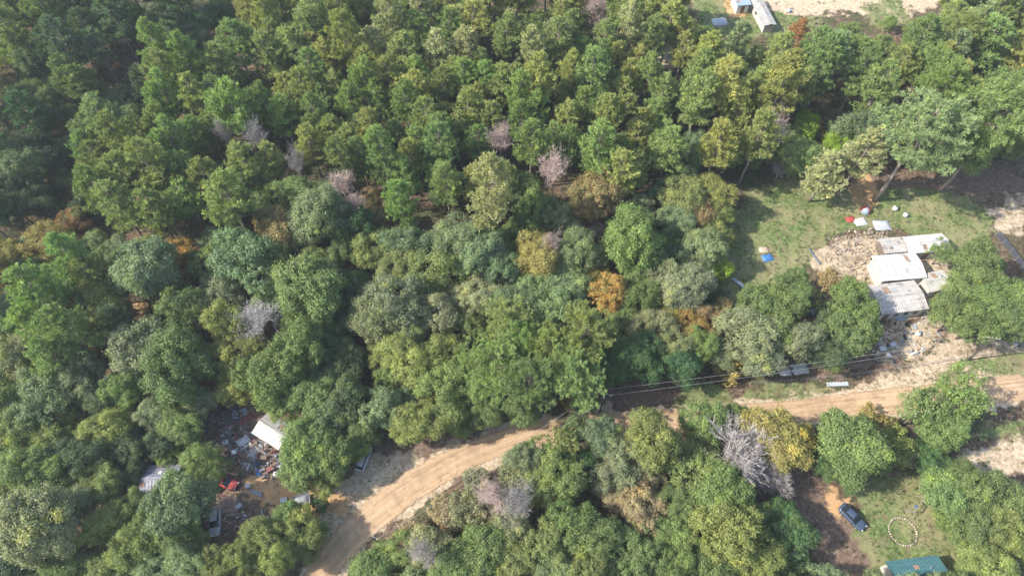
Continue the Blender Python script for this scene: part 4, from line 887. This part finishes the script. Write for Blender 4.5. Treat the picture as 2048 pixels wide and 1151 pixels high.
J = [('tarp', 'blue tarp in the shade between trees at the upper left of the left yard', 205, 762, 20, 'blue', .9), ('barrel', 'bright blue barrel at the lower end of the junk field', 511, 927, 0, 'blue', 1.3), ('tarp', 'small bright blue tarp below the blue barrel', 517, 943, 80, 'blue', .5),
    ('metal_sheet', 'red-edged sheet left of the cream barn roof', 492, 838, 50, 'darkred', .9), ('metal_sheet', 'pale blue-grey sheet propped at the top of the junk field', 478, 826, 30, 'paleblue', 1.), ('utility_trailer', 'small trailer with grey tarp load on the orange clay', 605, 1000, 15, 'grey', 1.),
    ('appliance', 'white cabinet on the orange clay strip', 497, 972, 20, 'white', 1.), ('board_stack', 'dark board stack lying below the white cabinet', 512, 984, -20, 'grey', .9), ('crate', 'pale crate left of the small trailer', 568, 1000, 10, 'silver', 1.3), ('crate', 'silver crate beside the pink scrubby tree', 478, 1012, 40, 'silver', 1.2),
    ('crate', 'dark red crate in the middle of the junk field', 540, 938, 30, 'darkred', 1.3), ('crate', 'brown crate right of the blue barrel', 528, 915, 10, 'brown', 1.2), ('tank', 'whitish tank at the lower right of the junk field', 552, 948, 0, 'white', .7), ('appliance', 'pale blue cabinet in the junk field', 470, 905, 30, 'paleblue', 1.),
    ('tank', 'silver tank in the middle junk field', 452, 884, 0, 'silver', .8), ('tarp', 'silver tarp heap near the junk field centre', 485, 880, 40, 'silver', .9), ('tarp', 'dark grey tarp heap below the barn roof', 505, 905, 70, 'grey', .8), ('crate', 'red crate at the top of the junk field', 412, 828, 0, 'red', 1.1),
    ('metal_sheet', 'white sheet at the far top of the junk field', 445, 778, 60, 'white', .8), ('metal_sheet', 'white sheet right of the blue tarp', 232, 790, 60, 'white', .9), ('tyre', 'black tyre beside the red car', 470, 975, 0, 'black', 1.1), ('tyre', 'black tyre left of the red car', 425, 972, 0, 'black', 1.2),
    ('pipe', 'pale pipe lying along the front wall of the dark cabin', 250, 1012, -25, 'silver', 1.),
    ('play_tent', 'blue and red play tent on the green lawn', 1731, 421, 10, 'blue', 1.0), ('tarp', 'red tarp on the lawn left of the white one', 1702, 437, 15, 'red', .8), ('tarp', 'white tarp on the lawn right of the red one', 1722, 442, 15, 'white', 1.1), ('tarp', 'pale grey tarp heap above the scrap yard', 1765, 449, 0, 'silver', 1.4),
    ('tank', 'white water tank on the lawn near the big pine', 1790, 417, 0, 'white', .8), ('tank', 'white water tank with rusty base below the other one', 1811, 430, 0, 'white', .75), ('tarp', 'blue tarp in the dirt hollow at the left of the lawn', 1536, 514, 15, 'blue', .9), ('tarp', 'beige tarp above the blue one in the dirt hollow', 1528, 498, 5, 'tan', .8),
    ('board_stack', 'grey board stack lying in the shade left of the oaks', 1480, 566, -50, 'paleblue', 1.2), ('pipe', 'dark pipe standing by the sandy path in the yard middle', 1630, 512, -70, 'navy', 1.), ('tarp', 'white blue tarp under trees in the front yard', 1640, 625, 10, 'paleblue', 1.2), ('crate', 'red crate beside the front yard tarp', 1628, 642, 10, 'red', 1.1),
    ('appliance', 'white cabinet at the bottom of the dark dirt yard', 1775, 712, 15, 'white', 1.4), ('crate', 'white crate above the bottom cabinet', 1764, 698, 0, 'white', 1.4), ('tank', 'white tank in the dark dirt yard right side', 1836, 667, 0, 'white', .7), ('tarp', 'pale blue tarp under the eave of the tan roof', 1803, 632, 5, 'paleblue', .8),
    ('tarp', 'grey-blue tarp at the left edge of the dark dirt yard', 1744, 655, 10, 'paleblue', .7), ('crate', 'silver crate in the dirt yard left side', 1785, 690, 30, 'silver', 1.3), ('tarp', 'teal tarp near the road fence at right', 1984, 672, 0, 'teal', .6), ('tank', 'white tank at the right end of the road fence', 2030, 688, 0, 'white', .6),
    ('metal_sheet', 'corrugated pale sheet lying on the verge by the wire fence', 1674, 760, 2, 'silver', 1.5), ('tarp', 'white tarp heap by the fence left end', 1570, 741, 0, 'white', .9), ('tarp', 'longer white tarp heap by the fence', 1600, 735, 10, 'white', 1.2), ('crate', 'dark crate on the front path', 1695, 716, 0, 'navy', 1.2),
    ('board_stack', 'brown boards stacked by the eave of the tan roof', 1830, 640, 20, 'brown', 1.), ('tarp', 'white tarp among the trees right of the house', 1975, 582, 30, 'silver', .7), ('tarp', 'white tarp in the top yard left of the long shed', 1440, 42, 10, 'silver', 1.6), ('tank', 'pale tank in the top yard right of the long shed', 1578, 22, 0, 'silver', .8)]
for (k, lab, px, py, dg, col, s_) in J: put(k, lab, px, py, dg, col, s_, group='things lying in the yards' if k != 'play_tent' else None)
# scrap too small and tangled to count
def scrap(label, P, n, cols, seed, big=1.):
    rn = random.Random(seed); mb = MB(); me_ = None; mats = [mcol(c) for c in cols]; idx = []
    bx0, bx1 = min(p[0] for p in P), max(p[0] for p in P); by0, by1 = min(p[1] for p in P), max(p[1] for p in P); k = 0
    while k < n:
        px, py = rn.uniform(bx0, bx1), rn.uniform(by0, by1)
        if not inside(px, py, P): continue
        k += 1; p = at(px, py, .1); nf = len(mb.f); s_ = rn.uniform(.12, .5) * big; a_ = rn.uniform(0, 3.1); tl = Matrix.Translation(p) @ Matrix.Rotation(a_, 4, 'Z') @ Matrix.Rotation(rn.uniform(-.5, .5), 4, 'X')
        typ = rn.random()
        if typ < .35: mb.box((0, 0, 0), (s_ * 2.2, s_ * rn.uniform(.3, 1.2), rn.uniform(.03, .4)), 0, tl)
        elif typ < .8: mb.box((0, 0, 0), (s_ * 4, .1, .08), 0, tl)
        else:
            n0 = len(mb.v); mb.tube([(0, 0, 0), (0, 0, s_ * 1.4)], s_ * .5, 8); mb.v[n0:] = [tuple(tl @ Vector(v_)) for v_ in mb.v[n0:]]
        idx += [rn.randrange(len(mats))] * (len(mb.f) - nf)
    me_ = mb.mesh('scrap_heap', None)
    for m_ in mats: me_.materials.append(m_)
    me_.polygons.foreach_set('material_index', idx)
    tag(link('scrap_heap', me_), label, kind='stuff')
scrap('tangled scrap and litter over the left junk field', pxp("400,790;470,800;500,850;560,910;590,950;540,960;470,930;440,900;400,850"), 620, ['slate', 'grey', 'brown', 'rubbish', 'paleblue', 'slate', 'brown', 'black', 'silver', 'rubbish', 'darkred'], 3, .85)
scrap('pale lumber and scrap heap left of the white roofs', pxp("1660,480;1700,455;1780,450;1770,500;1750,560;1700,555;1650,520"), 420, ['tan', 'dun', 'dun', 'dun', 'rubbish', 'tan'], 4, .7)
scrap('dark scrap around the front dirt yard', pxp("1740,650;1850,625;1890,650;1880,690;1790,735;1745,720"), 150, ['grey', 'brown', 'paleblue', 'black', 'tan', 'white'], 5, .9)
scrap('scattered scrap under the lower trees of the left yard', pxp("380,960;470,1000;620,1010;640,980;600,1040;470,1060;400,1060"), 90, ['silver', 'grey', 'brown', 'darkred', 'tan'], 6, .9)
# ring-shaped bed and a seesaw-like beam by the teal garage
p = at(1806, 1062, .1); t = empty('garden_ring', (p.x, p.y, float(ter(p.x, p.y)))); tag(t, 'white ring of painted stones round a patch of grass by the teal garage', 'garden ring')
for k in range(34):
    a_ = 2 * math.pi * k / 34; rn = random.Random(k); r_ = 2.1 + rn.uniform(-.05, .05)
    MB().tube([(math.cos(a_) * r_, math.sin(a_) * r_, -.05), (math.cos(a_) * r_, math.sin(a_) * r_, .12), (math.cos(a_) * r_, math.sin(a_) * r_, .24)], [.15, .17 + rn.uniform(-.03, .03), .08], 7).build('stone', mcol('tan') if k % 3 == 0 else mcol('dun'), t, True)
p = at(1832, 1012, .6); t = empty('swing_frame', (p.x, p.y, float(ter(p.x, p.y))), R_(45)); tag(t, 'brown wooden swing frame on the lawn above the white ring', 'swing frame')
MB().box((0, 0, 1.9), (3.4, .12, .12)).build('beam', M_wood, t)
for sx in (-1, 1):
    for sy in (-1, 1): MB().tube([(sx * 1.6, 0, 1.9), (sx * 1.75, sy * .8, -.1)], .06, 6).build('leg', M_wood, t)
MB().box((0, 0, .5), (.5, .25, .04)).build('seat', mcol('blue'), t)
for sx in (-.22, .22): MB().tube([(sx, 0, .5), (sx, 0, 1.86)], .012, 4).build('rope', M_wire, t)

# ================================================================ HAZE
_lo, _hi = -4.5, CAMZ + 3
vb = MB().box((0, 450, (_lo + _hi) / 2), (3200, 2900, _hi - _lo))
hz = bpy.data.materials.new('air'); hz.use_nodes = True; nt = hz.node_tree; nt.nodes.remove(nt.nodes['Principled BSDF'])
pv = nt.nodes.new('ShaderNodeVolumePrincipled'); pv.inputs['Color'].default_value = (.80, .88, 1, 1); pv.inputs['Density'].default_value = .00024; pv.inputs['Anisotropy'].default_value = .2
nt.links.new(pv.outputs[0], nt.nodes['Material Output'].inputs['Volume'])
tag(vb.build('haze', hz), 'thin pale autumn haze over the wood', kind='stuff')
